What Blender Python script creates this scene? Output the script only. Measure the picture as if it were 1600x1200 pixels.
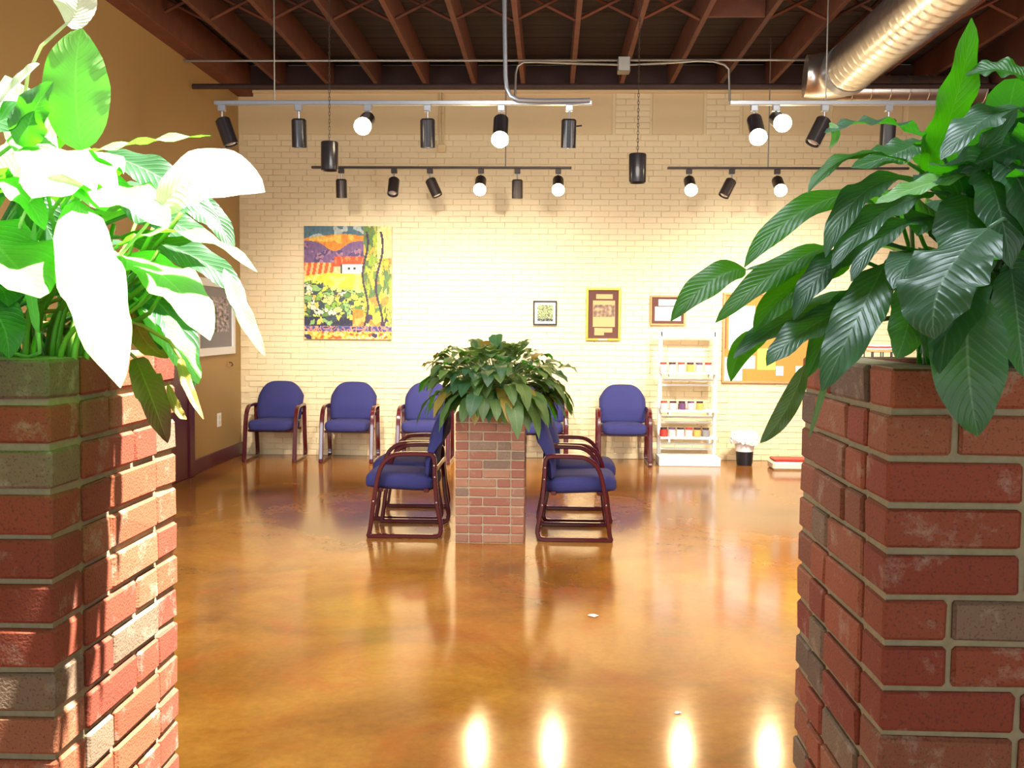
import bpy, math, random
from mathutils import Vector, Matrix, noise
for o in list(bpy.data.objects): bpy.data.objects.remove(o)
S = bpy.context.scene; C = S.collection
PI = math.pi
rnd = random.Random(11)

# ------------------------------------------------------------------ camera
F = 1585.0
CAM = Vector((0, 0, 1.6))
ROT = Matrix.Rotation(math.radians(2.1), 3, 'Z') @ Matrix.Rotation(math.radians(90 - 3.45), 3, 'X') @ Matrix.Rotation(math.radians(0.45), 3, 'Z')
cd = bpy.data.cameras.new('camera'); cam = bpy.data.objects.new('camera', cd); C.objects.link(cam)
cam.location = CAM; cam.rotation_euler = ROT.to_euler(); cd.sensor_width = 36; cd.lens = 36 * F / 1600
cd.clip_start = 0.02; cd.clip_end = 100
S.camera = cam
def ray(px, py): return ROT @ Vector((px - 800, 600 - py, -F))
def P(px, py, Y):
    d = ray(px, py); return CAM + d * (Y / d.y)
def PX(px, py, X):
    d = ray(px, py); return CAM + d * (X / d.x)
def PZ(px, py, Z):
    d = ray(px, py); return CAM + d * ((Z - 1.6) / d.z)

# ------------------------------------------------------------------ light and exposure
S.view_settings.view_transform = 'Standard'; S.view_settings.look = 'None'
S.view_settings.gamma = 1; S.view_settings.use_curve_mapping = False
S.view_settings.exposure = 0.0
w = bpy.data.worlds.new('world'); S.world = w; w.use_nodes = True
w.node_tree.nodes['Background'].inputs[0].default_value = (0.75, 0.88, 1.0, 1)
w.node_tree.nodes['Background'].inputs[1].default_value = 1.2
def lamp(kind, name, loc, target, power, col, size=0.1, size_y=None, angle=None, blend=0.6):
    l = bpy.data.lights.new(name, kind); o = bpy.data.objects.new(name, l); C.objects.link(o)
    o.location = loc; l.energy = power; l.color = col
    d = Vector(target) - Vector(loc); o.rotation_euler = d.to_track_quat('-Z', 'Y').to_euler()
    if kind == 'AREA':
        l.size = size
        if size_y: l.shape = 'RECTANGLE'; l.size_y = size_y
    elif kind == 'SPOT': l.spot_size = angle; l.spot_blend = blend; l.shadow_soft_size = size
    elif kind == 'SUN': l.angle = size
    else: l.shadow_soft_size = size
    return o
SUN_DIR = Vector((0.36, -0.05, 0.93)).normalized()
lamp('SUN', 'sun', (0, 0, 8), Vector((0, 0, 8)) - SUN_DIR, 46.0, (1.0, 0.95, 0.86), size=math.radians(1.2))
# daylight from the skylight, from the shop window on the left and from the glazed front behind the camera
lamp('AREA', 'skylight_glow', (0.35, 1.55, 4.75), (0.35, 1.75, 0), 150, (0.80, 0.90, 1.0), 1.0, 1.35)
lamp('AREA', 'side_window_glow', (-3.60, 4.3, 1.9), (2.0, 8.5, 0.9), 190, (0.84, 0.92, 1.0), 2.6, 1.9)
lamp('AREA', 'front_window_glow', (1.2, -1.85, 1.9), (1.2, 6, 1.4), 35, (1.0, 0.95, 0.88), 5.0, 2.4)
lamp('AREA', 'right_fill_light', (4.60, 5.0, 1.8), (0.6, 12, 0.6), 170, (1.0, 0.96, 0.88), 3.4, 1.9)  # fill added to brighten the lower right of the back wall
lamp('AREA', 'overhead_fill_light', (0.6, 4.9, 4.15), (0.9, 8.2, 0), 140, (1.0, 0.93, 0.82), 3.0, 1.0)  # added overhead fill for the middle planter, no fixture hangs here
WARM = (1.0, 0.68, 0.34)

# ------------------------------------------------------------------ helpers
def lin(c): return tuple((x / 12.92 if x <= 0.04045 else ((x + 0.055) / 1.055) ** 2.4) for x in c)
def hx(r, g, b): return lin((r / 255, g / 255, b / 255)) + (1,)
class MB:
    def __init__(s): s.v = []; s.f = []; s.uv = []; s.col = []
    def add(s, vs, fs, uvs=None):
        n = len(s.v); s.v += [Vector(v) for v in vs]; s.f += [tuple(i + n for i in f) for f in fs]
        s.uv += (uvs if uvs else [(0, 0)] * len(vs)); return s
    def box(s, a, b):
        x0, y0, z0 = a; x1, y1, z1 = b
        return s.add([(x0,y0,z0),(x1,y0,z0),(x1,y1,z0),(x0,y1,z0),(x0,y0,z1),(x1,y0,z1),(x1,y1,z1),(x0,y1,z1)],
              [(0,3,2,1),(4,5,6,7),(0,1,5,4),(1,2,6,5),(2,3,7,6),(3,0,4,7)])
    def cbox(s, c, h, b=0.004, M=None, jit=0, rr=None):      # chamfered box, 24 vertices
        vs = []; idx = {}
        for sx in (-1, 1):
            for sy in (-1, 1):
                for sz in (-1, 1):
                    for ax in range(3):
                        sg = (sx, sy, sz); p = [sg[k] * (h[k] - (0 if k == ax else b)) for k in range(3)]
                        if jit: p = [q + rr.uniform(-jit, jit) for q in p]
                        idx[(sg, ax)] = len(vs); v = Vector(p)
                        vs.append((M @ v if M else v) + Vector(c))
        fs = []
        for ax in range(3):
            o1, o2 = (ax + 1) % 3, (ax + 2) % 3
            for sg in (-1, 1):
                q = []
                for a1, a2 in ((-1,-1),(1,-1),(1,1),(-1,1)):
                    t = [0,0,0]; t[ax] = sg; t[o1] = a1; t[o2] = a2; q.append(idx[(tuple(t), ax)])
                fs.append(tuple(q if sg > 0 else q[::-1]))
        for ax in range(3):                                 # edges along ax
            o1, o2 = (ax + 1) % 3, (ax + 2) % 3
            for a1 in (-1, 1):
                for a2 in (-1, 1):
                    def k(sa, nax):
                        t = [0,0,0]; t[ax] = sa; t[o1] = a1; t[o2] = a2; return idx[(tuple(t), nax)]
                    q = (k(-1,o1), k(1,o1), k(1,o2), k(-1,o2)); fs.append(q if a1 * a2 < 0 else q[::-1])
        for sx in (-1, 1):
            for sy in (-1, 1):
                for sz in (-1, 1):
                    q = tuple(idx[((sx,sy,sz), a)] for a in range(3)); fs.append(q if sx*sy*sz > 0 else q[::-1])
        return s.add(vs, fs)
    def tube(s, pts, r, n=8, caps=True, closed=False):
        pts = [Vector(p) for p in pts]; m = len(pts); vs = []; up = None
        for i, p in enumerate(pts):
            if closed: t = pts[(i + 1) % m] - pts[i - 1]
            else: t = pts[min(i + 1, m - 1)] - pts[max(i - 1, 0)]
            t.normalize()
            if up is None: up = Vector((0, 0, 1)) if abs(t.z) < .9 else Vector((1, 0, 0))
            a = t.cross(up).normalized(); b = a.cross(t).normalized(); up = b
            rr = r[i] if isinstance(r, (list, tuple)) else r
            for k in range(n):
                q = 2 * PI * k / n; vs.append(p + a * math.cos(q) * rr + b * math.sin(q) * rr)
        fs = []
        for i in range(m if closed else m - 1):
            for k in range(n):
                j = (i + 1) % m; fs.append((i*n+k, i*n+(k+1)%n, j*n+(k+1)%n, j*n+k))
        if caps and not closed: fs += [tuple(range(n))[::-1], tuple((m-1)*n + k for k in range(n))]
        return s.add(vs, fs)
    def lathe(s, prof, org=(0,0,0), axis=(0,0,1), n=20):     # prof: (radius, height)
        ax = Vector(axis).normalized(); a = ax.orthogonal().normalized(); b = ax.cross(a); o = Vector(org); vs = []
        for r, h in prof:
            for k in range(n):
                q = 2 * PI * k / n; vs.append(o + ax * h + (a * math.cos(q) + b * math.sin(q)) * r)
        fs = []
        for i in range(len(prof) - 1):
            for k in range(n): fs.append((i*n+k, i*n+(k+1)%n, (i+1)*n+(k+1)%n, (i+1)*n+k))
        return s.add(vs, fs)
    def sweep(s, pts, wx, tz, closed=True):                  # rounded rectangle section swept in the YZ plane
        pts = [Vector(p) for p in pts]; m = len(pts); X = Vector((1,0,0)); vs = []
        sec = [(-1,-.6),(-.7,-1),(.7,-1),(1,-.6),(1,.6),(.7,1),(-.7,1),(-1,.6)]
        for i, p in enumerate(pts):
            t = (pts[(i+1) % m] - pts[i-1]) if closed else (pts[min(i+1,m-1)] - pts[max(i-1,0)])
            nrm = t.normalized().cross(X).normalized()
            for a, b in sec: vs.append(p + X * a * wx / 2 + nrm * b * tz / 2)
        fs = []
        for i in range(m if closed else m - 1):
            j = (i+1) % m
            for k in range(8): fs.append((i*8+k, i*8+(k+1)%8, j*8+(k+1)%8, j*8+k))
        return s.add(vs, fs)
    def mesh(s, name, m, org=(0,0,0), smooth=False):
        me = bpy.data.meshes.new(name); o = Vector(org)
        me.from_pydata([tuple(v - o) for v in s.v], [], s.f)
        if any(u != (0,0) for u in s.uv):
            L = me.uv_layers.new(name='UVMap')
            for lp in me.loops: L.data[lp.index].uv = s.uv[lp.vertex_index]
        if s.col:
            at = me.color_attributes.new('print', 'FLOAT_COLOR', 'CORNER')
            for p in me.polygons:
                for li in p.loop_indices: at.data[li].color = s.col[p.index]
        if m: me.materials.append(m)
        if smooth:
            for p in me.polygons: p.use_smooth = True
            if smooth != 'all':
                try: me.set_sharp_from_angle(angle=math.radians(38))
                except Exception: pass
        me.update(); return me
    def build(s, name, m, parent=None, smooth=False, org=None):
        o0 = org if org is not None else (wloc(parent) if parent else (0,0,0))
        o = bpy.data.objects.new(name, s.mesh(name, m, o0, smooth)); C.objects.link(o)
        if parent: o.parent = parent
        elif org is not None: o.location = org
        return o
def wloc(o):
    v = Vector((0,0,0))
    while o: v += o.location; o = o.parent
    return v
def tag(o, label=None, cat=None, group=None, kind=None):
    if label: o['label'] = label
    if cat: o['category'] = cat
    if group: o['group'] = group
    if kind: o['kind'] = kind
    return o
def empty(name, loc, rz=0, **k):
    o = bpy.data.objects.new(name, None); C.objects.link(o); o.location = loc; o.rotation_euler = (0,0,rz)
    o.empty_display_size = .1; return tag(o, **k)
def copy_tree(o, parent=None):
    c = o.copy(); C.objects.link(c); c.parent = parent
    for ch in [x for x in o.children]: copy_tree(ch, c)
    return c

# ------------------------------------------------------------------ materials
def nt(name):
    m = bpy.data.materials.new(name); m.use_nodes = True; t = m.node_tree
    return m, t, t.nodes['Principled BSDF'], t.nodes['Material Output']
def mat(name, col, rough=.5, metal=0, emit=None, es=0, nscale=0, namt=.15, bump=0, coat=0, spec=None, objvar=0):
    m, t, b, out = nt(name); N = t.nodes; L = t.links
    c = tuple(col[:3]) + (1,)
    b.inputs['Base Color'].default_value = c; b.inputs['Roughness'].default_value = rough; b.inputs['Metallic'].default_value = metal
    if coat: b.inputs['Coat Weight'].default_value = coat
    if spec is not None: b.inputs['Specular IOR Level'].default_value = spec
    if emit: b.inputs['Emission Color'].default_value = tuple(emit[:3]) + (1,); b.inputs['Emission Strength'].default_value = es
    if nscale:
        tc = N.new('ShaderNodeTexCoord'); n = N.new('ShaderNodeTexNoise'); n.inputs['Scale'].default_value = nscale; n.inputs['Detail'].default_value = 5
        L.new(tc.outputs['Object'], n.inputs['Vector'])
        mx = N.new('ShaderNodeMix'); mx.data_type = 'RGBA'; L.new(n.outputs['Fac'], mx.inputs[0])
        mx.inputs[6].default_value = tuple(x * (1 - namt) for x in c[:3]) + (1,); mx.inputs[7].default_value = tuple(min(1, x * (1 + namt)) for x in c[:3]) + (1,)
        last = mx.outputs[2]
        if objvar:
            oi = N.new('ShaderNodeObjectInfo'); hs = N.new('ShaderNodeHueSaturation'); mr = N.new('ShaderNodeMapRange')
            L.new(oi.outputs['Random'], mr.inputs[0]); mr.inputs[3].default_value = 1 - objvar; mr.inputs[4].default_value = 1 + objvar
            L.new(mr.outputs[0], hs.inputs['Value']); L.new(last, hs.inputs['Color']); last = hs.outputs[0]
        L.new(last, b.inputs['Base Color'])
        if bump:
            bp = N.new('ShaderNodeBump'); bp.inputs['Strength'].default_value = bump; bp.inputs['Distance'].default_value = .01
            L.new(n.outputs['Fac'], bp.inputs['Height']); L.new(bp.outputs[0], b.inputs['Normal'])
    return m
def brick_mat(name, lit_tint=0):
    m, t, b, out = nt(name); N = t.nodes; L = t.links
    oi = N.new('ShaderNodeObjectInfo'); tc = N.new('ShaderNodeTexCoord')
    cr = N.new('ShaderNodeValToRGB'); cr.color_ramp.interpolation = 'CONSTANT'; e = cr.color_ramp.elements
    pal = [(0, hx(146, 78, 50)), (.15, hx(160, 92, 60)), (.28, hx(138, 66, 44)), (.42, hx(156, 98, 68)), (.55, hx(148, 74, 50)),
           (.68, hx(138, 88, 62)), (.82, hx(122, 98, 76)), (.89, hx(160, 106, 76)), (.95, hx(106, 84, 66))]
    e[0].position = 0; e[0].color = pal[0][1]; e[1].position = pal[1][0]; e[1].color = pal[1][1]
    if not lit_tint: pal = [(p_, (c_[0]*.86, c_[1]*.70, c_[2]*.60, 1)) if p_ not in (.82, .95) else (p_, c_) for p_, c_ in pal]; e[0].color = pal[0][1]; e[1].color = pal[1][1]  # dim light on the near planters put into a deeper red
    if lit_tint: pal = [(p_, tuple(c_[k]*(1-lit_tint) + hx(206, 166, 140)[k]*lit_tint for k in range(3)) + (1,)) for p_, c_ in pal]; e[0].color = pal[0][1]; e[1].color = pal[1][1]  # daylight on the middle planter put into a paler palette
    for p, c in pal[2:]: x = e.new(p); x.color = c
    L.new(oi.outputs['Random'], cr.inputs[0])
    va = N.new('ShaderNodeVectorMath'); va.operation = 'ADD'; cx = N.new('ShaderNodeCombineXYZ')
    ml = N.new('ShaderNodeMath'); ml.operation = 'MULTIPLY'; ml.inputs[1].default_value = 37
    L.new(oi.outputs['Random'], ml.inputs[0]); L.new(ml.outputs[0], cx.inputs[0]); L.new(ml.outputs[0], cx.inputs[2])
    L.new(tc.outputs['Object'], va.inputs[0]); L.new(cx.outputs[0], va.inputs[1])
    n1 = N.new('ShaderNodeTexNoise'); n1.inputs['Scale'].default_value = 14; n1.inputs['Detail'].default_value = 6; n1.inputs['Roughness'].default_value = .7
    n2 = N.new('ShaderNodeTexNoise'); n2.inputs['Scale'].default_value = 240; n2.inputs['Detail'].default_value = 3
    for n in (n1, n2): L.new(va.outputs[0], n.inputs['Vector'])
    r1 = N.new('ShaderNodeMapRange'); r1.inputs[1].default_value = .56; r1.inputs[2].default_value = .72; r1.inputs[4].default_value = .55; L.new(n1.outputs['Fac'], r1.inputs[0])
    m1 = N.new('ShaderNodeMix'); m1.data_type = 'RGBA'; L.new(r1.outputs[0], m1.inputs[0]); L.new(cr.outputs[0], m1.inputs[6]); m1.inputs[7].default_value = hx(178, 160, 138)
    r2 = N.new('ShaderNodeMapRange'); r2.inputs[1].default_value = .36; r2.inputs[2].default_value = .43; r2.inputs[3].default_value = .5; r2.inputs[4].default_value = 0; L.new(n2.outputs['Fac'], r2.inputs[0])
    m2 = N.new('ShaderNodeMix'); m2.data_type = 'RGBA'; L.new(r2.outputs[0], m2.inputs[0]); L.new(m1.outputs[2], m2.inputs[6]); m2.inputs[7].default_value = hx(60, 34, 28)
    L.new(m2.outputs[2], b.inputs['Base Color']); b.inputs['Roughness'].default_value = .8
    bp = N.new('ShaderNodeBump'); bp.inputs['Strength'].default_value = .5; bp.inputs['Distance'].default_value = .003
    L.new(n2.outputs['Fac'], bp.inputs['Height']); L.new(bp.outputs[0], b.inputs['Normal'])
    return m
def leaf_mat(name, c1, c2, rib, trans=.35, rough=.38, tcol=None, var=.25, veins=.12):
    m, t, b, out = nt(name); N = t.nodes; L = t.links
    uv = N.new('ShaderNodeUVMap'); sp = N.new('ShaderNodeSeparateXYZ'); L.new(uv.outputs[0], sp.inputs[0])
    def mt(op, a, bb=None):
        x = N.new('ShaderNodeMath'); x.operation = op
        for i, q in enumerate((a, bb)):
            if q is None: continue
            if isinstance(q, (int, float)): x.inputs[i].default_value = q
            else: L.new(q, x.inputs[i])
        return x.outputs[0]
    au = mt('ABSOLUTE', mt('SUBTRACT', sp.outputs[0], .5))
    ph = mt('MULTIPLY', mt('SUBTRACT', sp.outputs[1], mt('MULTIPLY', au, .42)), 95)
    vein = mt('POWER', mt('MULTIPLY', mt('ADD', mt('SINE', ph), 1), .5), 4)
    ribm = mt('LESS_THAN', au, .018)
    oi = N.new('ShaderNodeObjectInfo')
    tc = N.new('ShaderNodeTexCoord'); nz = N.new('ShaderNodeTexNoise'); nz.inputs['Scale'].default_value = 9; nz.inputs['Detail'].default_value = 4; L.new(tc.outputs['Object'], nz.inputs['Vector'])
    mx = N.new('ShaderNodeMix'); mx.data_type = 'RGBA'; L.new(mt('MULTIPLY', mt('ADD', oi.outputs['Random'], nz.outputs['Fac']), .5), mx.inputs[0]); mx.inputs[6].default_value = c1; mx.inputs[7].default_value = c2
    m2 = N.new('ShaderNodeMix'); m2.data_type = 'RGBA'; L.new(mt('MULTIPLY', vein, veins), m2.inputs[0]); L.new(mx.outputs[2], m2.inputs[6]); m2.inputs[7].default_value = rib
    m3 = N.new('ShaderNodeMix'); m3.data_type = 'RGBA'; L.new(mt('MULTIPLY', ribm, .6), m3.inputs[0]); L.new(m2.outputs[2], m3.inputs[6]); m3.inputs[7].default_value = rib
    L.new(m3.outputs[2], b.inputs['Base Color']); b.inputs['Roughness'].default_value = rough
    b.inputs['Specular IOR Level'].default_value = .55
    bp = N.new('ShaderNodeBump'); bp.inputs['Strength'].default_value = .3; bp.inputs['Distance'].default_value = .0025
    L.new(mt('ADD', vein, mt('MULTIPLY', ribm, -1.0)), bp.inputs['Height']); L.new(bp.outputs[0], b.inputs['Normal'])
    tr = N.new('ShaderNodeBsdfTranslucent'); 
    if tcol: tr.inputs[0].default_value = tcol
    else: L.new(m3.outputs[2], tr.inputs[0])
    ms = N.new('ShaderNodeMixShader'); ms.inputs[0].default_value = trans
    L.new(b.outputs[0], ms.inputs[1]); L.new(tr.outputs[0], ms.inputs[2]); L.new(ms.outputs[0], out.inputs[0])
    return m
def print_mat():
    m, t, b, out = nt('printed_colour'); a = t.nodes.new('ShaderNodeAttribute'); a.attribute_name = 'print'
    t.links.new(a.outputs['Color'], b.inputs['Base Color']); b.inputs['Roughness'].default_value = .6; return m
def floor_mat():
    m, t, b, out = nt('stained_concrete'); N = t.nodes; L = t.links
    tc = N.new('ShaderNodeTexCoord')
    def nz(s, d, dist=0):
        n = N.new('ShaderNodeTexNoise'); n.inputs['Scale'].default_value = s; n.inputs['Detail'].default_value = d; n.inputs['Distortion'].default_value = dist
        n.inputs['Roughness'].default_value = .62; L.new(tc.outputs['Object'], n.inputs['Vector']); return n
    a = nz(.9, 8, .6); c = nz(2.6, 4, .6); d = nz(28, 5)
    cr = N.new('ShaderNodeValToRGB'); e = cr.color_ramp.elements
    e[0].position = .30; e[0].color = hx(120, 74, 24); e[1].position = .75; e[1].color = hx(200, 142, 60)
    x = e.new(.48); x.color = hx(160, 104, 36); x = e.new(.60); x.color = hx(180, 122, 46)
    L.new(a.outputs['Fac'], cr.inputs[0])
    r = N.new('ShaderNodeMapRange'); r.inputs[1].default_value = .48; r.inputs[2].default_value = .85; r.inputs[4].default_value = .6; L.new(c.outputs['Fac'], r.inputs[0])
    mx = N.new('ShaderNodeMix'); mx.data_type = 'RGBA'; L.new(r.outputs[0], mx.inputs[0]); L.new(cr.outputs[0], mx.inputs[6]); mx.inputs[7].default_value = hx(176, 78, 24)
    r2 = N.new('ShaderNodeMapRange'); r2.inputs[1].default_value = .3; r2.inputs[2].default_value = .7; r2.inputs[3].default_value = .88; r2.inputs[4].default_value = 1.1; L.new(d.outputs['Fac'], r2.inputs[0])
    hs = N.new('ShaderNodeHueSaturation'); L.new(mx.outputs[2], hs.inputs['Color']); L.new(r2.outputs[0], hs.inputs['Value'])
    L.new(hs.outputs[0], b.inputs['Base Color'])
    b.inputs['Roughness'].default_value = .13
    b.inputs['Specular IOR Level'].default_value = .55
    bp = N.new('ShaderNodeBump'); bp.inputs['Strength'].default_value = .06; bp.inputs['Distance'].default_value = .004; f_ = nz(5, 1); L.new(f_.outputs['Fac'], bp.inputs['Height'])
    L.new(bp.outputs[0], b.inputs['Normal'])
    return m
def painted_mat(name, col, dark, sc=6):
    m, t, b, out = nt(name); N = t.nodes; L = t.links
    tc = N.new('ShaderNodeTexCoord'); n = N.new('ShaderNodeTexNoise'); n.inputs['Scale'].default_value = sc; n.inputs['Detail'].default_value = 8; n.inputs['Roughness'].default_value = .75
    L.new(tc.outputs['Object'], n.inputs['Vector'])
    r = N.new('ShaderNodeMapRange'); r.inputs[1].default_value = .60; r.inputs[2].default_value = .72; r.inputs[4].default_value = .8; L.new(n.outputs['Fac'], r.inputs[0])
    mx = N.new('ShaderNodeMix'); mx.data_type = 'RGBA'; L.new(r.outputs[0], mx.inputs[0]); mx.inputs[6].default_value = col; mx.inputs[7].default_value = dark
    L.new(mx.outputs[2], b.inputs['Base Color']); b.inputs['Roughness'].default_value = .55
    bp = N.new('ShaderNodeBump'); bp.inputs['Strength'].default_value = .35; bp.inputs['Distance'].default_value = .006; L.new(n.outputs['Fac'], bp.inputs['Height']); L.new(bp.outputs[0], b.inputs['Normal'])
    return m
M = dict(
 floor=floor_mat(), brick=brick_mat('red_brick'), brickd=brick_mat('daylit_brick', .20), mortar_lit=mat('pale_mortar', hx(176, 156, 128), .9, nscale=60, namt=.2, bump=.4), mortar=mat('mortar', hx(146, 134, 102), .9, nscale=60, namt=.25, bump=.5),  # middle planter's copies lightened for the daylight on it, near brick deepened for dimness
 wbrick=painted_mat('painted_brick', hx(238, 217, 172), hx(228, 205, 158), 9), wjoint=painted_mat('painted_joint', hx(230, 208, 162), hx(120, 94, 58), 3.4),
 plaster=painted_mat('painted_plaster', hx(226, 200, 150), hx(214, 188, 136), 3), tan=painted_mat('tan_paint', hx(172, 138, 82), hx(164, 130, 76), 2),
 burg=mat('burgundy_paint', hx(92, 24, 40), .35), wood=mat('joist_wood', hx(96, 48, 24), .75, nscale=7, namt=.45, bump=.3, objvar=.3),
 deck=mat('roof_deck', hx(44, 25, 20), .85, nscale=5, namt=.4, objvar=.35), dark=mat('dark_beam', hx(58, 36, 30), .7, nscale=5, namt=.3),
 brown=mat('brown_partition', hx(84, 48, 38), .7, nscale=4, namt=.2), white=mat('white_paint', hx(238, 236, 230), .45),
 offwhite=mat('cream_metal', hx(226, 218, 196), .4), steel=mat('galvanised_duct', (.72, .68, .62), .28, .95, nscale=6, namt=.12),
 rail=mat('satin_rail', (.36, .38, .42), .35, .7), conduit=mat('conduit', (.30, .28, .24), .4, .7), blackm=mat('black_metal', (.022, .018, .020), .32, .2, coat=.3),
 bronze=mat('dark_bronze', (.05, .035, .03), .4, .4), chain=mat('chain_metal', (.06, .045, .035), .5, .5),
 lampon=mat('lamp_glow', (1, .9, .7), .3, emit=(1.0, .80, .50), es=30), lampoff=mat('lamp_glass', (.55, .56, .60), .15, .6),
 fabric=mat('blue_fabric', hx(46, 46, 102), .85, nscale=220, namt=.35, bump=.3), mahog=mat('mahogany_lacquer', hx(78, 16, 22), .22, coat=.6),
 bolt=mat('bolt_steel', (.8, .8, .8), .25, 1), black=mat('black_plastic', hx(22, 20, 26), .4), soil=mat('potting_soil', hx(48, 34, 24), .95, nscale=40, namt=.5, bump=1),
 liner=mat('bin_liner', hx(235, 232, 226), .35), cork=mat('cork', hx(206, 134, 62), .9, nscale=90, namt=.3), oak=mat('oak_frame', hx(190, 140, 84), .5),
 paper=mat('paper', hx(240, 240, 236), .7), yellow=mat('yellow_paper', hx(240, 220, 90), .7), orangep=mat('orange_paper', hx(226, 150, 70), .7),
 gold=mat('gold_frame', hx(206, 170, 70), .35, .5), mbrown=mat('brown_mat_board', hx(96, 58, 48), .8), tanp=mat('tan_paper', hx(206, 164, 112), .8),
 greym=mat('grey_mat_board', hx(140, 136, 136), .8), prn=print_mat(), red=mat('red_lacquer', hx(176, 48, 36), .4), canister=mat('clear_jar', hx(226, 196, 190), .25),
 rlid=mat('red_lid', hx(190, 58, 48), .4), plid=mat('plum_lid', hx(100, 66, 100), .4), olid=mat('amber_jar', hx(222, 168, 90), .35), dlid=mat('dark_lid', hx(66, 44, 48), .4),
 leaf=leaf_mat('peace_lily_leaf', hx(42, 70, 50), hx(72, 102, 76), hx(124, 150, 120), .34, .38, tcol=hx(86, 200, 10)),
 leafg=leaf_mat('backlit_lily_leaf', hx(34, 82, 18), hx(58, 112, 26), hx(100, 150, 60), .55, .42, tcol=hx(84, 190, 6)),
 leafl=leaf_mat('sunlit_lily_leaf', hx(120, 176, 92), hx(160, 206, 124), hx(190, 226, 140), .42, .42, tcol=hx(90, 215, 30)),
 leafm=leaf_mat('mixed_lily_leaf', hx(58, 94, 52), hx(112, 134, 70), hx(150, 166, 96), .25, .42, tcol=hx(110, 160, 40)),
 leafy=leaf_mat('yellowing_leaf', hx(120, 112, 40), hx(168, 136, 56), hx(190, 160, 90), .25, .5),
 spathe=leaf_mat('lily_spathe', hx(240, 240, 214), hx(250, 250, 236), hx(214, 226, 160), .4, .5, veins=.25),
 wither=leaf_mat('withered_leaf', hx(92, 54, 26), hx(130, 92, 50), hx(150, 120, 70), .15, .7),
 stem=mat('lily_stem', hx(110, 150, 50), .45, nscale=20, namt=.2, objvar=.3), spad=mat('spadix', hx(226, 222, 150), .7))

# ------------------------------------------------------------------ room shell
XL, XR, YF, YB, ZC = -3.69, 4.66, -2.0, 12.0, 4.30
def struct(o): return tag(o, kind='structure')
struct(MB().box((XL - .2, YF, -.12), (XR + .2, YB + .3, 0)).build('floor', M['floor']))
# back wall: painted brick
wb = struct(MB().box((XL - .2, YB, 0), (XR + .2, YB + .25, ZC + .45)).build('wall_back', M['wjoint']))
U, CO = .2032, .0677
meshes = []
for v in range(5):
    rr = random.Random(v); meshes.append(MB().cbox((0,0,0), (U/2 - .0018, .012, CO/2 - .0017), .003, jit=.0016, rr=rr).mesh('brick', M['wbrick']))
cand = []; rowsn = int(3.84 / CO)
for r_ in range(rowsn):
    x = XL + (.0 if r_ % 2 else -U / 2)
    if r_ % 7 == 6: x += .05
    while x < XR:
        cx = x + U / 2; cz = CO * (r_ + .5)
        if cx - U/2 >= XL - .001 and cx + U/2 < XR: cand.append((cx, cz))
        x += U
def seen(c):
    x, z = c; px = 857 + x * 132; py = 505 - (z - 1.6) * 132
    if px < 380 or px > 1030 or (470 < px < 620 and 350 < py < 535) or (820 < px < 975 and 445 < py < 535) or py > 595 or (660 < px < 890 and py > 505): return 99
    return abs(py - 400) / 100 + abs(px - 720) / 600
cand.sort(key=seen); rest = MB(); rr = random.Random(3)
for i, (cx, cz) in enumerate(cand):
    dy = rr.uniform(-.003, .003) + .004
    if i < 300:
        o = bpy.data.objects.new('brick', meshes[i % 5]); C.objects.link(o); o.parent = wb; o.location = (cx, YB - .002 + dy, cz); o.rotation_euler = (0, rr.uniform(-.006, .006), 0)
    else: rest.cbox((cx, YB - .002 + dy, cz), (U/2 - .0018, .012, CO/2 - .0017), .003, jit=.0016, rr=rr)
tag(rest.build('brickwork', M['wbrick'], wb), kind='stuff')
# smooth filled panels above the brickwork with brick strips between
top0 = rowsn * CO + .005
for a, b in ((372, 688), (693, 957), (1019, 1099), (1160, 1290), (1300, 1410), (1418, 1468)):
    x0 = P(a, 190, YB).x; x1 = P(b, 190, YB).x
    MB().cbox(((x0 + x1)/2, YB - .002, (top0 + ZC)/2), ((x1 - x0)/2, .012, (ZC - top0)/2), .006).build('plaster_panel', M['plaster'], wb)
st = MB()
for a, b in ((961, 1016), (1103, 1156)):
    x0 = P(a, 190, YB).x; x1 = P(b, 190, YB).x; k = 0
    while top0 + (k + 1) * CO < ZC:
        z = top0 + (k + .5) * CO; mid = x0 + (.3 if k % 2 else .55) * (x1 - x0)
        for q0, q1 in ((x0, mid), (mid, x1)): st.cbox(((q0 + q1)/2, YB - .002, z), ((q1 - q0)/2 - .004, .012, CO/2 - .004), .003, jit=.001, rr=rr)
        k += 1
tag(st.build('upper_brickwork', M['wbrick'], wb), kind='stuff')
MB().cbox(((XL + XR)/2, YB - .03, ZC - .015), ((XR - XL)/2, .02, .018), .004).build('ledge', M['plaster'], wb)
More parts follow.
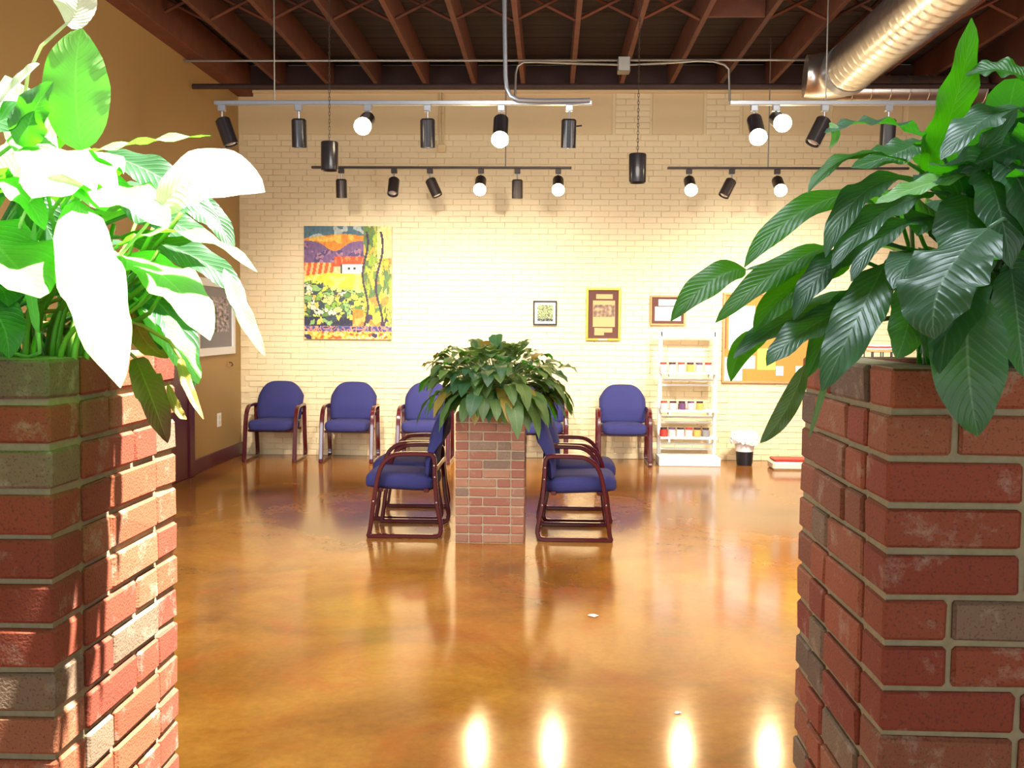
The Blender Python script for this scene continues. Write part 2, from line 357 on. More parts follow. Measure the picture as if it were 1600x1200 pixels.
# left wall with the shop window opening out of frame
LW = MB(); LW.box((XL - .2, 5.9, 0), (XL, YB, ZC + .45)); LW.box((XL - .2, YF, 0), (XL, 2.7, ZC + .45)); LW.box((XL - .2, 2.7, 0), (XL, 5.9, .75)); LW.box((XL - .2, 2.7, 3.0), (XL, 5.9, ZC + .45))
struct(LW.build('wall_left', M['tan']))
wf = MB()
for a, b in (((XL - .12, 2.7, .75), (XL - .04, 2.78, 3.0)), ((XL - .12, 5.82, .75), (XL - .04, 5.9, 3.0)), ((XL - .12, 4.26, .75), (XL - .04, 4.34, 3.0)), ((XL - .12, 2.7, .75), (XL - .04, 5.9, .83)), ((XL - .12, 2.7, 2.92), (XL - .04, 5.9, 3.0))): wf.box(a, b)
struct(wf.build('window_1', M['burg']))
RW = MB(); RW.box((XR, YF, 0), (XR + .2, 3.2, ZC + .45)); RW.box((XR, 6.8, 0), (XR + .2, YB, ZC + .45)); RW.box((XR, 3.2, 0), (XR + .2, 6.8, .75)); RW.box((XR, 3.2, 2.85), (XR + .2, 6.8, ZC + .45))
struct(RW.build('wall_right', M['brown']))
wf = MB()
for a, b in (((XR + .04, 3.2, .75), (XR + .12, 3.28, 2.85)), ((XR + .04, 6.72, .75), (XR + .12, 6.8, 2.85)), ((XR + .04, 4.96, .75), (XR + .12, 5.04, 2.85)), ((XR + .04, 3.2, .75), (XR + .12, 6.8, .83)), ((XR + .04, 3.2, 2.77), (XR + .12, 6.8, 2.85))): wf.box(a, b)
struct(wf.build('added_window_3', M['burg']))  # unseen window frame, added to go with the right fill lamp
FW = MB(); FW.box((XL - .2, YF - .2, 0), (XR + .2, YF, .35)); FW.box((XL - .2, YF - .2, 3.1), (XR + .2, YF, ZC + .45)); FW.box((XL - .2, YF - .2, .35), (XL + .6, YF, 3.1)); FW.box((XR - .6, YF - .2, .35), (XR + .2, YF, 3.1))
struct(FW.build('wall_front', M['tan']))
bl = MB(); bl.cbox((XL + .012, (5.9 + 10.1)/2, .075), (.012, 2.1, .075), .004); bl.cbox((XL + .012, (10.31 + YB)/2, .075), (.012, (YB - 10.31)/2, .075), .004)
struct(bl.build('baseboard_left', M['burg']))
MBd = empty('door_1', (XL, 9.72, 0), kind='structure')
MB().cbox((XL + .012, 9.72, 1.02), (.02, .42, 1.02), .004).build('door_panel', M['burg'], MBd)
for y in (9.27, 10.2): MB().cbox((XL + .02, y, 1.06), (.03, .075, 1.06), .006).build('casing', M['burg'], MBd)
MB().cbox((XL + .02, 9.735, 2.16), (.03, .54, .06), .006).build('casing', M['burg'], MBd)
MB().lathe([(0,.09),(.03,.085),(.035,.06),(.015,.04),(.015,0)], (XL + .03, 9.42, 1.0), (1,0,0), 12).build('door_knob', M['rail'], MBd, smooth=True)

# ceiling: deck, joists, bridging, skylight opening above the near planters
cl = MB(); sx0, sx1, sy0, sy1 = -.25, .95, .9, 2.2; zt = ZC + .30
cl.box((XL - .2, YF - .2, zt), (sx0, 4.5, zt + .1)); cl.box((sx1, YF - .2, zt), (XR + .2, 4.5, zt + .1)); cl.box((sx0, YF - .2, zt), (sx1, sy0, zt + .1)); cl.box((sx0, sy1, zt), (sx1, 4.5, zt + .1))
cl.box((XL - .2, 4.5, zt + .03), (XR + .2, YB + .3, zt + .1))
ce = struct(cl.build('ceiling', M['deck']))
fr = MB()
for a, b in (((sx0-.05, sy0-.05, zt), (sx1+.05, sy0, zt+.2)), ((sx0-.05, sy1, zt), (sx1+.05, sy1+.05, zt+.2)), ((sx0-.05, sy0, zt), (sx0, sy1, zt+.2)), ((sx1, sy0, zt), (sx1+.05, sy1, zt+.2))): fr.box(a, b)
struct(fr.build('window_2', M['white']))
y = 4.5; pm = None
while y < YB - .05:                                        # deck planks run across the joists
    y1 = min(y + .145, YB)
    if pm is None: pm = MB().box((XL, 0, 0), (XR, .139, .03)).mesh('plank', M['deck'])
    o = bpy.data.objects.new('plank', pm); C.objects.link(o); o.parent = ce; o.location = (0, y, zt - .002 + rr.uniform(0, .004)); y += .145
jm = MB().cbox((0, (4.5 + YB)/2, ZC + .145), (.024, (YB - 4.5)/2, .145), .003).mesh('joist', M['wood'])
jx = [-.33 + .557 * k for k in range(-6, 9)]
for x in jx:
    o = bpy.data.objects.new('joist', jm); C.objects.link(o); o.parent = ce; o.location = (x, 0, 0)
MB().cbox((XL + .08, (4.5 + YB)/2, ZC + .10), (.10, (YB - 4.5)/2, .17), .004).build('joist', M['wood'], ce)
bm_a = MB().tube([(.026, 0, ZC + .02), (.557 - .026, 0, ZC + .27)], .016, 4).mesh('brace', M['wood'])
bm_b = MB().tube([(.026, .05, ZC + .27), (.557 - .026, .05, ZC + .02)], .016, 4).mesh('brace', M['wood'])
for yy in (6.6, 9.25):
    for k, x in enumerate(jx[:-1]):
        if yy > 9 and k == 9: continue
        for q in (bm_a, bm_b):
            o = bpy.data.objects.new('brace', q); C.objects.link(o); o.parent = ce; o.location = (x, yy, 0)
MB().cbox((jx[9] + .278, 9.2, ZC + .14), (.25, .02, .13), .003).build('blocking', M['wood'], ce)
struct(MB().cbox(((XL + XR)/2, YB - .06, ZC + .13), ((XR - XL)/2, .06, .13), .004).build('trim_1', M['dark']))

# ------------------------------------------------------------------ pipes and conduits under the ceiling
p = MB().tube([(XL + .02, 10.4, 3.985), (XR, 10.4, 3.985)], .027, 10).build('sprinkler_pipe', M['dark'], smooth=True)
tag(p, 'dark iron pipe running across the room just above the silver track rail', 'pipe')
a = P(282, 103, 10.4); b = P(1288, 106, 10.4)
p = MB().tube([(XL, 10.2, a.z), (b.x + .6, 10.2, a.z)], .012, 8).build('conduit', M['conduit'], smooth=True)
tag(p, 'long thin pale conduit running straight across under the ceiling joists', 'conduit')
YN = 8.5
def ptube(pts, r, Y=YN, n=8):
    q = [P(x, y_, Y + (d if d else 0)) for x, y_, d in pts]; return MB().tube(q, r, n)
p = ptube([(788, -8, 0), (789, 60, 0), (790, 120, 0), (792, 138, 0), (798, 150, 0), (810, 156, 0), (840, 157.2, 0), (900, 157, 0), (922, 156, 0)], .018, YN - .05).build('bent_conduit', M['rail'], smooth=True)
tag(p, 'thick silver conduit dropping from the ceiling and bending along the silver track rail', 'conduit')
jb = empty('junction_box', P(975, 104, 10.1)); tag(jb, 'small square grey junction box on the joist with a bent conduit on each side', 'electrical box')
c0 = P(975, 104, 10.1)
MB().cbox(c0 + Vector((0, .04, .02)), (.06, .08, .07), .006).build('box_body', M['conduit'], jb)
def arch(pts): return MB().tube([P(x, y_, 10.06) for x, y_ in pts], .011, 8)
arch([(966, 101), (900, 99), (840, 97), (818, 97), (809, 103), (806, 115), (804.5, 155)]).build('conduit_arm', M['conduit'], jb, smooth=True)
arch([(984, 101), (1050, 98), (1090, 95), (1115, 96), (1132, 101), (1139, 108), (1140, 158)]).build('conduit_arm', M['conduit'], jb, smooth=True)

# ------------------------------------------------------------------ ducts
du = empty('spiral_duct', (2.69, 9.6, 3.9)); tag(du, 'large silver spiral duct running along the room at top right', 'duct')
R0 = .222; xc, zc = 2.69, 3.93; n = 44; pit = .135; per = 9; y0, y1 = 4.2, 9.45
rows = int((y1 - y0) / (pit / per)); vs = []
for i in range(rows + 1):
    yy = y0 + i * pit / per
    for k in range(n):
        ph = (yy / pit + k / n) % 1.0; rr_ = R0 + (.007 if ph < .12 else 0)
        q = 2 * PI * k / n; vs.append((xc + rr_ * math.cos(q), yy, zc + rr_ * math.sin(q)))
fs = [(i*n+k, (i+1)*n+k, (i+1)*n+(k+1)%n, i*n+(k+1)%n) for i in range(rows) for k in range(n)]
MB().add(vs, fs).build('spiral_pipe', M['steel'], du, smooth='all')
MB().lathe([(R0 + .002, 0), (R0 + .012, .01), (R0 + .012, .16), (R0 + .002, .17)], (xc, 9.38, zc), (0, 1, 0), 40).build('collar', M['rail'], du, smooth=True)
el = MB(); pts = []
for k in range(9):
    q = k / 8 * PI / 2; pts.append((xc - .30 + .30 * math.cos(q) - .0, 9.55 + .30 * math.sin(q), zc + .02 * k / 8))
el.tube(pts, [R0, R0, R0 * .99, R0 * .98, R0 * .97, R0 * .95, R0 * .93, R0 * .9, R0 * .88], 28).build('elbow', M['steel'], du, smooth=True)
d2 = empty('rear_duct', (3.9, 11.2, 4.1)); tag(d2, 'smaller brassy duct running sideways along the back wall behind the large spiral duct', 'duct')
prof = []; h = 0; x0d = P(1300, 133, 11.2).x; z2 = P(1400, 140, 11.2).z
while h < XR - x0d - .25:
    prof += [(.145, h), (.145, h + .185), (.152, h + .19), (.152, h + .2), (.145, h + .205)]; h += .2
MB().lathe(prof + [(0, h)], (x0d, 11.2, z2), (1, 0, 0), 28).build('duct_pipe', M['steel'], d2, smooth=True)
MB().lathe([(0, 0), (.16, 0), (.16, .04)], (x0d - .01, 11.2, z2), (1, 0, 0), 28).build('end_cap', M['steel'], d2, smooth=True)

# ------------------------------------------------------------------ track lights
def track(name, ax, bx, y_, Y, m, label, hang, th=.018):
    A = P(ax, y_, Y); B = P(bx, y_, Y); zz = (A.z + B.z) / 2; c = Vector(((A.x + B.x)/2, Y, zz)); t = empty(name, c); tag(t, label, 'track')
    MB().cbox(c, ((B.x - A.x)/2, .022, th), .004).build('rail', m, t)
    for hp in hang:
        q = P(hp, y_, Y); MB().tube([(q.x, Y, zz + th), (q.x, Y, zt)], .006, 6).build('hanger_rod', M['conduit'], t, smooth=True)
    return zz - th
def head(px, Y, rz_, r, hgt, tilt, yaw, lit, label, group, m=None, collar=None, topy=None, grip=None):
    """a cylinder spotlight hanging from its rail; tilt 0 points straight down, tilt>0 leans the lens towards the camera"""
    m = m or M['blackm']; q = P(px, 200, Y); x = q.x
    t = empty('spotlight', (x, Y, rz_)); tag(t, label, 'spotlight', group)
    MB().cbox((x, Y, rz_ - .025), (.03, .025, .025), .004).build('adapter', collar or m, t)
    MB().tube([(x, Y, rz_ - .05), (x, Y, rz_ - .12)], .008, 8).build('stalk', M['rail'], t, smooth=True)
    D = Vector((math.sin(yaw) * math.sin(tilt), -math.cos(yaw) * math.sin(tilt), -math.cos(tilt)))
    top = Vector((x, Y, rz_ - .11)) - D * 0
    MB().lathe([(0, 0), (r * .8, .001), (r, .015), (r, hgt), (r * .9, hgt), (r * .86, hgt - .03), (0, hgt - .035)], top, D, 24).build('housing', m, t, smooth=True)
    MB().lathe([(r * .86, hgt - .02), (r * 1.1, hgt + .012), (r * 1.12, hgt + .04), (r * .75, hgt + .075), (0, hgt + .09)] if lit else [(r * .86, hgt - .02), (r * .6, hgt - .006), (0, hgt)], top, D, 24).build('lens', M['lampon'] if lit else M['lampoff'], t, smooth=True)
    if grip: MB().tube([top + D * .06 + Vector((r, 0, 0)), top + D * .06 + Vector((r + .045, 0, .005))], .007, 6).build('knob', m, t)
    return top + D * (hgt + .11), D
zr = track('track_rail', 335, 925, 161, YN, M['rail'], 'long silver track rail hung nearest the camera at upper left', (429, 790))
GA = 'spotlights on the near silver track'
heads = []
names = ['leftmost black spotlight on the silver track, tipped to show its lens', 'second black spotlight from the left on the silver track, pointing down',
         'brightly lit spotlight between the second and fourth heads of the silver track', 'black unlit spotlight on the silver track just right of the big glare',
         'small lit spotlight under the bent conduit on the silver track', 'rightmost black spotlight on the silver track, with a small side knob']
spec = [(347, .35, .18, 0), (467, -.12, .05, 0), (575, 1.15, 0, 1), (668, -.1, -.02, 0), (783, .7, 0, 1), (889, -.16, .1, 0)]
for nme, (px, ti, ya, lit) in zip(names, spec):
    heads.append((head(px, YN, zr, .062, .235, ti, ya * 8 if px == 347 else ya, lit, nme, GA, collar=M['rail'], grip=(px == 889)), lit))
YF2 = 10.9
zr2 = track('track_rail', 487, 893, 262, YF2, M['bronze'], 'thin dark track rail near the back wall above the landscape painting', (790,), .012)
GB = 'spotlights on the left rear track'
spec = [(533, -.1, 0, 0, 'first unlit spotlight on the left rear track, behind the hanging cylinder pendant'), (616, .55, 0, 0, 'spotlight on the left rear track showing its pale round lens'),
        (672, .45, 1.3, 0, 'unlit spotlight on the left rear track tilted to the right'), (752, .95, 0, 1, 'left of the two lit spotlights on the left rear track'),
        (809, -.08, 0, 0, 'unlit spotlight between the two lit ones on the left rear track'), (873, .95, 0, 1, 'right of the two lit spotlights on the left rear track')]
for px, ti, ya, lit, nme in spec: heads.append((head(px, YF2, zr2, .058, .20, ti, ya, lit, nme, GB, M['bronze'] if not lit else M['bronze']), lit))
zr3 = track('track_rail', 1043, 1420, 263, YF2, M['bronze'], 'thin dark track rail near the back wall on the right, partly behind leaves', (1200,), .012)
GC = 'spotlights on the right rear track'
for px, ti, ya, lit, nme in [(1078, .95, 0, 1, 'left lit spotlight on the right rear track'), (1145, .5, -1.2, 0, 'unlit brown spotlight tilted left on the right rear track'), (1216, .95, 0, 1, 'right lit spotlight on the right rear track')]:
    heads.append((head(px, YF2, zr3, .058, .20, ti, ya, lit, nme, GC, M['bronze']), lit))
zr4 = track('track_rail', 1140, 1500, 161, YN, M['rail'], 'silver track rail at upper right running behind the tall plant', (1290,))
GD = 'spotlights on the right silver track'
for px, ti, ya, lit, nme in [(1178, .8, 0, 1, 'lower left of the two glaring lamps at upper right'), (1212, 1.25, 0, 1, 'upper right of the two glaring lamps at upper right'),
        (1288, .5, -1.2, 0, 'unlit spotlight under the end of the spiral duct'), (1388, -.1, 0, 0, 'unlit spotlight on the right silver track beside the tall plant')]:
    heads.append((head(px, YN, zr4, .062, .235, ti, ya, lit, nme, GD, collar=M['rail']), lit))
for (pos, D), lit in heads:
    if lit: lamp('SPOT', 'lit_lamp', pos, pos + D, 60, WARM, .05, angle=math.radians(130), blend=.9)
# heads that face the wall wash it with warm light
for (px, tz, e) in ((467, 2.4, 1), (668, 2.6, 1), (889, 2.3, 1), (533, 2.2, .6), (672, 2.5, .6), (809, 2.2, .7), (1145, 2.2, .9), (1288, 2.4, 1), (1388, 2.4, 1)):
    Y_ = YN if px in (467, 668, 889, 1288, 1388) else YF2
    q = P(px, 200, Y_); lamp('SPOT', 'wash_lamp', (q.x, Y_ + .08, (zr if Y_ == YN else zr2) - .36), (q.x, YB, tz - (1.5 if Y_ == YN else 1.2)), (560 if Y_ == YN else 40) * e, ((1.0, .91, .80) if Y_ == YN else WARM), .04, angle=math.radians(74), blend=1)
# pendants
for px, cy, Y_, lab in ((515, 244, 8.35, 'dark cylinder pendant hanging on a chain in front of the left rear track'), (996, 263, 8.35, 'dark cylinder pendant hanging alone on a long chain between the two rear tracks')):
    c = P(px, cy, Y_); t = empty('pendant_light', (c.x, Y_, ZC)); tag(t, lab, 'pendant lamp', 'black cylinder pendants on chains')
    MB().lathe([(0, .118), (.064, .116), (.07, .108), (.07, -.112), (.064, -.118), (.056, -.11), (0, -.08)], (c.x, Y_, c.z), (0, 0, 1), 28).build('shade', M['blackm'], t, smooth=True)
    ch = MB(); z = c.z + .118; k = 0
    while z < ZC:
        ring = []
        for j in range(8):
            q = 2*PI*j/8; u_ = .007 * math.cos(q); v_ = .019 * math.sin(q); ring.append((c.x + (u_ if k % 2 else 0), Y_ + (0 if k % 2 else u_), z + .016 + v_))
        ch.tube(ring, .0022, 4, closed=True); z += .030; k += 1
    ch.build('chain', M['chain'], t)
    MB().lathe([(0, 0), (.06, 0), (.055, -.02), (0, -.025)], (c.x, Y_, ZC + .01), (0, 0, 1), 16).build('canopy', M['bronze'], t, smooth=True)

# ------------------------------------------------------------------ wall fittings and cables on the back wall
c = P(690, 232, YB - .05); t = empty('wall_outlet_box', c); tag(t, 'small cream utility box high on the brick wall under twin vertical conduits', 'electrical box')
MB().cbox((c.x, YB - .045, c.z), (.045, .03, .045), .005).build('box_body', M['plaster'], t)
for dx in (-.022, .022): MB().tube([(c.x + dx, YB - .04, c.z + .04), (c.x + dx, YB - .04, ZC)], .009, 6).build('conduit_arm', M['plaster'], t, smooth=True)

# ------------------------------------------------------------------ pictures
def printed(name, parent, p0, ux, uz, nx, nz, fn):
    """flat print: a grid of cells coloured by fn(u, v); p0 lower-left, ux/uz edge vectors"""
    mb = MB(); p0 = Vector(p0); ux = Vector(ux); uz = Vector(uz)
    for j in range(nz + 1):
        for i in range(nx + 1): mb.v.append(p0 + ux * (i/nx) + uz * (j/nz)); mb.uv.append((0,0))
    for j in range(nz):
        for i in range(nx):
            k = j*(nx+1)+i; mb.f.append((k, k+1, k+nx+2, k+nx+1)); c_ = hx(*fn((i+.5)/nx, (j+.5)/nz)); g_ = 1 + .35*noise.noise(Vector((i*.37, j*.21, 4))); mb.col.append(tuple(min(1, q*g_*.82) for q in c_[:3]) + (1,))
    return mb.build(name, M['prn'], parent)
def nz(x, y_, s=0): return noise.noise(Vector((x, y_, s)))
def landscape(u, v):
    y_ = 1 - v; n1 = nz(u*9, y_*14, 1); n2 = nz(u*26, y_*34, 5); n3 = nz(u*40, y_*16, 9)
    def pick(*c): return c[int((n2 * .9 + .5) * len(c)) % len(c)]
    trunk = abs(u - (.86 + .04*math.sin(y_*9))) < .013 or abs(u - (.70 + .03*math.sin(y_*11))) < .012
    if y_ > .93: return pick((240,90,50),(250,170,60),(236,214,90),(250,226,180)) if n1 < .35 else (60,50,80)
    if y_ > .885: return pick((70,66,120),(120,110,160),(230,150,120),(60,50,90))
    if trunk and y_ > .05: return (66,48,66)
    if u > .68:
        if y_ < .28 and u > .84: return (240,236,150) if n2 > -.1 else (226,220,130)
        vd, vp = noise.voronoi(Vector((u*16 + n1*.8, y_*13 + n3*.7, 2.5))); q = (math.sin(vp[0].x*12.98 + vp[0].y*78.2) * 43758.5) % 1
        if y_ > .78 and q < .3: return (70,50,84)
        if vd[1] - vd[0] < .05: return (120,120,60)
        return [(150,180,56),(206,200,70),(232,186,60),(110,146,64),(236,146,66),(196,196,80),(180,206,60),(96,130,70),(226,214,120)][int(q*9)]
        return pick((160,190,60),(220,216,80),(240,200,70),(110,150,70),(244,160,80),(206,206,90),(196,214,70))
    hill = .055 + .05*(u-.3)**2
    orange_top = .07 + .12*abs(u-.45)**1.4; orange_bot = .13 + .09*math.exp(-((u-.35)/.14)**2)
    if y_ < orange_top: return (84,120,130) if n1 < .1 else (190,200,190)
    if y_ < orange_bot: return (246,150,40) if n1 < .15 else (250,196,80)
    if y_ < .27 + .05*(u < .35): return (130,96,140) if n1 < .1 else ((92,74,120) if n2 < 0 else (180,130,150))
    if .33 < u and .26 <= y_ < .335 + .02*(u < .42): return (236,86,40) if n3 < .25 else (250,140,70)
    if .34 < u and y_ < .42:
        if u < .42: return (236,206,150)
        if .40 < u < .44: return (60,50,60)
        return (70,60,70) if (.365 < y_ < .385 and (.50 < u < .53 or .56 < u < .59)) else (248,240,224)
    if u <= .34 and y_ < .44 - .1*u: return (236,100,40) if math.sin((u + y_*.25)*95) > -.2 else (252,200,120)
    if y_ < .56 - .08*math.exp(-((u-.1)/.2)**2): return (250,224,60) if n1 < .2 else (250,236,120)
    if .55 < u < .75 and y_ > .73: return (240,140,50) if n1 < .2 else (250,180,90)
    vd, vp = noise.voronoi(Vector((u*15 + n1*.6, y_*24 + n3*.4, .5))); q = (math.sin(vp[0].x*12.98 + vp[0].y*78.2) * 43758.5) % 1
    if vd[1] - vd[0] < .06: return (70,76,70)
    if y_ > .80 and q < .55: return (44,40,70)
    if n2 > .42: return (54,60,60)
    return [(140,180,60),(180,206,80),(226,230,130),(96,140,60),(244,240,200),(206,220,80),(150,196,110),(240,206,90),(60,74,80)][int(q*9)]
def wall_pic(px0, py0, px1, py1): 
    a = P(px0, py1, YB - .02); b = P(px1, py0, YB - .02); return a.x, a.z, b.x, b.z
x0, z0, x1, z1 = wall_pic(476, 530.5, 612.5, 353.5); z0, z1 = min(z0, z1), max(z0, z1)
pt = empty('canvas_painting', ((x0+x1)/2, YB - .02, z0)); tag(pt, 'large colourful unframed landscape canvas with a red-roofed house on the white brick wall', 'painting')
MB().cbox(((x0+x1)/2, YB - .035, (z0+z1)/2), ((x1-x0)/2, .02, (z1-z0)/2), .002).build('canvas', M['paper'], pt)
printed('print', pt, (x0, YB - .057, z0), (x1-x0, 0, 0), (0, 0, z1-z0), 110, 146, landscape)
def frame(px0, py0, px1, py1, fw, fm, label, name='picture_frame'):
    x0, z0, x1, z1 = wall_pic(px0, py0, px1, py1); z0, z1 = min(z0, z1), max(z0, z1)
    t = empty(name, ((x0+x1)/2, YB - .02, z0)); tag(t, label, 'picture')
    f = MB(); Y_ = YB - .034
    for a, b in (((x0, z0), (x1, z0+fw)), ((x0, z1-fw), (x1, z1)), ((x0, z0+fw), (x0+fw, z1-fw)), ((x1-fw, z0+fw), (x1, z1-fw))):
        f.cbox(((a[0]+b[0])/2, Y_, (a[1]+b[1])/2), (abs(b[0]-a[0])/2, .018, abs(b[1]-a[1])/2), .003)
    f.build('frame', fm, t); return t, x0, z0, x1, z1
def flat(parent, name, m, x0, z0, x1, z1, Y_, th=.003): return MB().cbox(((x0+x1)/2, Y_, (z0+z1)/2), ((x1-x0)/2, th, (z1-z0)/2), .001).build(name, m, parent)
def sub(x0, z0, x1, z1, a, b, c, d):                      # fractions, b/d measured from the top
    return x0 + (x1-x0)*a, z1 - (z1-z0)*d, x0 + (x1-x0)*c, z1 - (z1-z0)*b
def forest(u, v):
    n1 = nz(u*22, v*7, 2); n2 = nz(u*20, v*20, 4)
    if v < .16: return (50,50,56) if n2 < .15 else (150,160,130)
    if abs(n1) < .09: return (90,84,70)
    return (226,226,150) if n2 > .12 else ((140,170,100) if n2 > -.15 else (96,130,90))
t, *r4 = frame(833, 470, 870.5, 508, .018, M['blackm'], 'small square black-framed print of green trees with a white mat')
flat(t, 'mat_board', M['white'], *r4, YB - .026); q = sub(*r4, .17, .17, .83, .84); printed('print', t, (q[0], YB-.031, q[1]), (q[2]-q[0],0,0), (0,0,q[3]-q[1]), 26, 26, forest)
t, *r4 = frame(915, 450, 970, 532, .028, M['gold'], 'tall gold-framed display of newspaper clippings on brown board')
flat(t, 'mat_board', M['mbrown'], *r4, YB - .028)
for a in ((.29, .12, .77, .21), (.20, .24, .84, .74), (.25, .76, .77, .845), (.25, .84, .53, .90)): flat(t, 'clipping', M['tanp'], *sub(*r4, *a), YB - .033)
def crowd(u, v):
    n1 = nz(u*7, v*4, 7) + .35*nz(u*23, v*5, 2); g = min(1, max(0, n1 + .5)); return (int(110 + 96*g), int(86 + 82*g), int(72 + 52*g))
q = sub(*r4, .21, .32, .83, .55); printed('print', t, (q[0], YB-.038, q[1]), (q[2]-q[0],0,0), (0,0,q[3]-q[1]), 24, 12, crowd)
flat(t, 'name_plate', M['white'], *sub(*r4, .36, .965, .62, .99), YB - .054)
t, *r4 = frame(1015, 462, 1071, 508.5, .022, M['oak'], 'wide wooden-framed certificate on brown board, partly hidden by a leaf tip')
flat(t, 'mat_board', M['mbrown'], *r4, YB - .028)
for a in ((.24, .13, .80, .34), (.14, .37, .88, .84)): flat(t, 'certificate', M['paper'], *sub(*r4, *a), YB - .033)
# picture on the left wall, in the plane X = XL
A = PX(303, 566, XL); B = PX(363, 545, XL); T = PX(303, 428, XL); ya, yb = A.y, B.y; z0 = (A.z + B.z)/2; z1 = PX(363, 440, XL).z
t = empty('picture_frame', (XL, (ya+yb)/2, z0)); tag(t, 'white-framed grey print on the tan left wall above the outlet', 'picture')
f = MB(); fw = .085
for a, b in (((ya, z0), (yb, z0+fw)), ((ya, z1-fw), (yb, z1)), ((ya, z0+fw), (ya+fw, z1-fw)), ((yb-fw, z0+fw), (yb, z1-fw))): f.cbox((XL+.02, (a[0]+b[0])/2, (a[1]+b[1])/2), (.02, abs(b[0]-a[0])/2, abs(b[1]-a[1])/2), .004)
f.build('frame', M['white'], t)
MB().box((XL+.002, ya+fw, z0+fw), (XL+.02, yb-fw, z1-fw)).build('mat_board', M['greym'], t)
def etching(u, v):
    n1 = nz(u*10, v*12, 3); n2 = nz(u*26, v*26, 6); g = 168 + n1*110 + n2*60
    if abs(u - .42) < .1 and v < .7: g -= 60
    g = max(70, min(232, g)); return (int(g), int(g*.93), int(g*.94))
q0, q1 = ya + fw + .12, yb - fw - .1
printed('print', t, (XL+.023, q0, z0+fw+.17), (0, q1-q0, 0), (0, 0, z1-z0-2*fw-.28), 40, 44, etching)
# outlet and thermostat on the left wall
c = PX(342, 656, XL); t = empty('wall_outlet', c); tag(t, 'white power outlet low on the tan left wall', 'outlet')
MB().cbox((XL+.004, c.y, c.z), (.005, .06, .075), .002).build('cover_plate', M['white'], t)
for dz in (.03, -.03): MB().cbox((XL+.009, c.y, c.z+dz), (.004, .03, .02), .002).build('socket', M['offwhite'], t)
c = PX(357, 568, XL); t = empty('wall_hook', c); tag(t, 'tiny dark hook on the tan left wall below the picture', 'hook')
MB().cbox((XL+.003, c.y, c.z), (.004, .035, .035), .002).build('plate', M['oak'], t)
MB().tube([(XL+.005, c.y, c.z+.015), (XL+.04, c.y, c.z+.01), (XL+.05, c.y, c.z-.015), (XL+.035, c.y, c.z-.03)], .007, 6).build('hook_arm', M['bronze'], t, smooth=True)

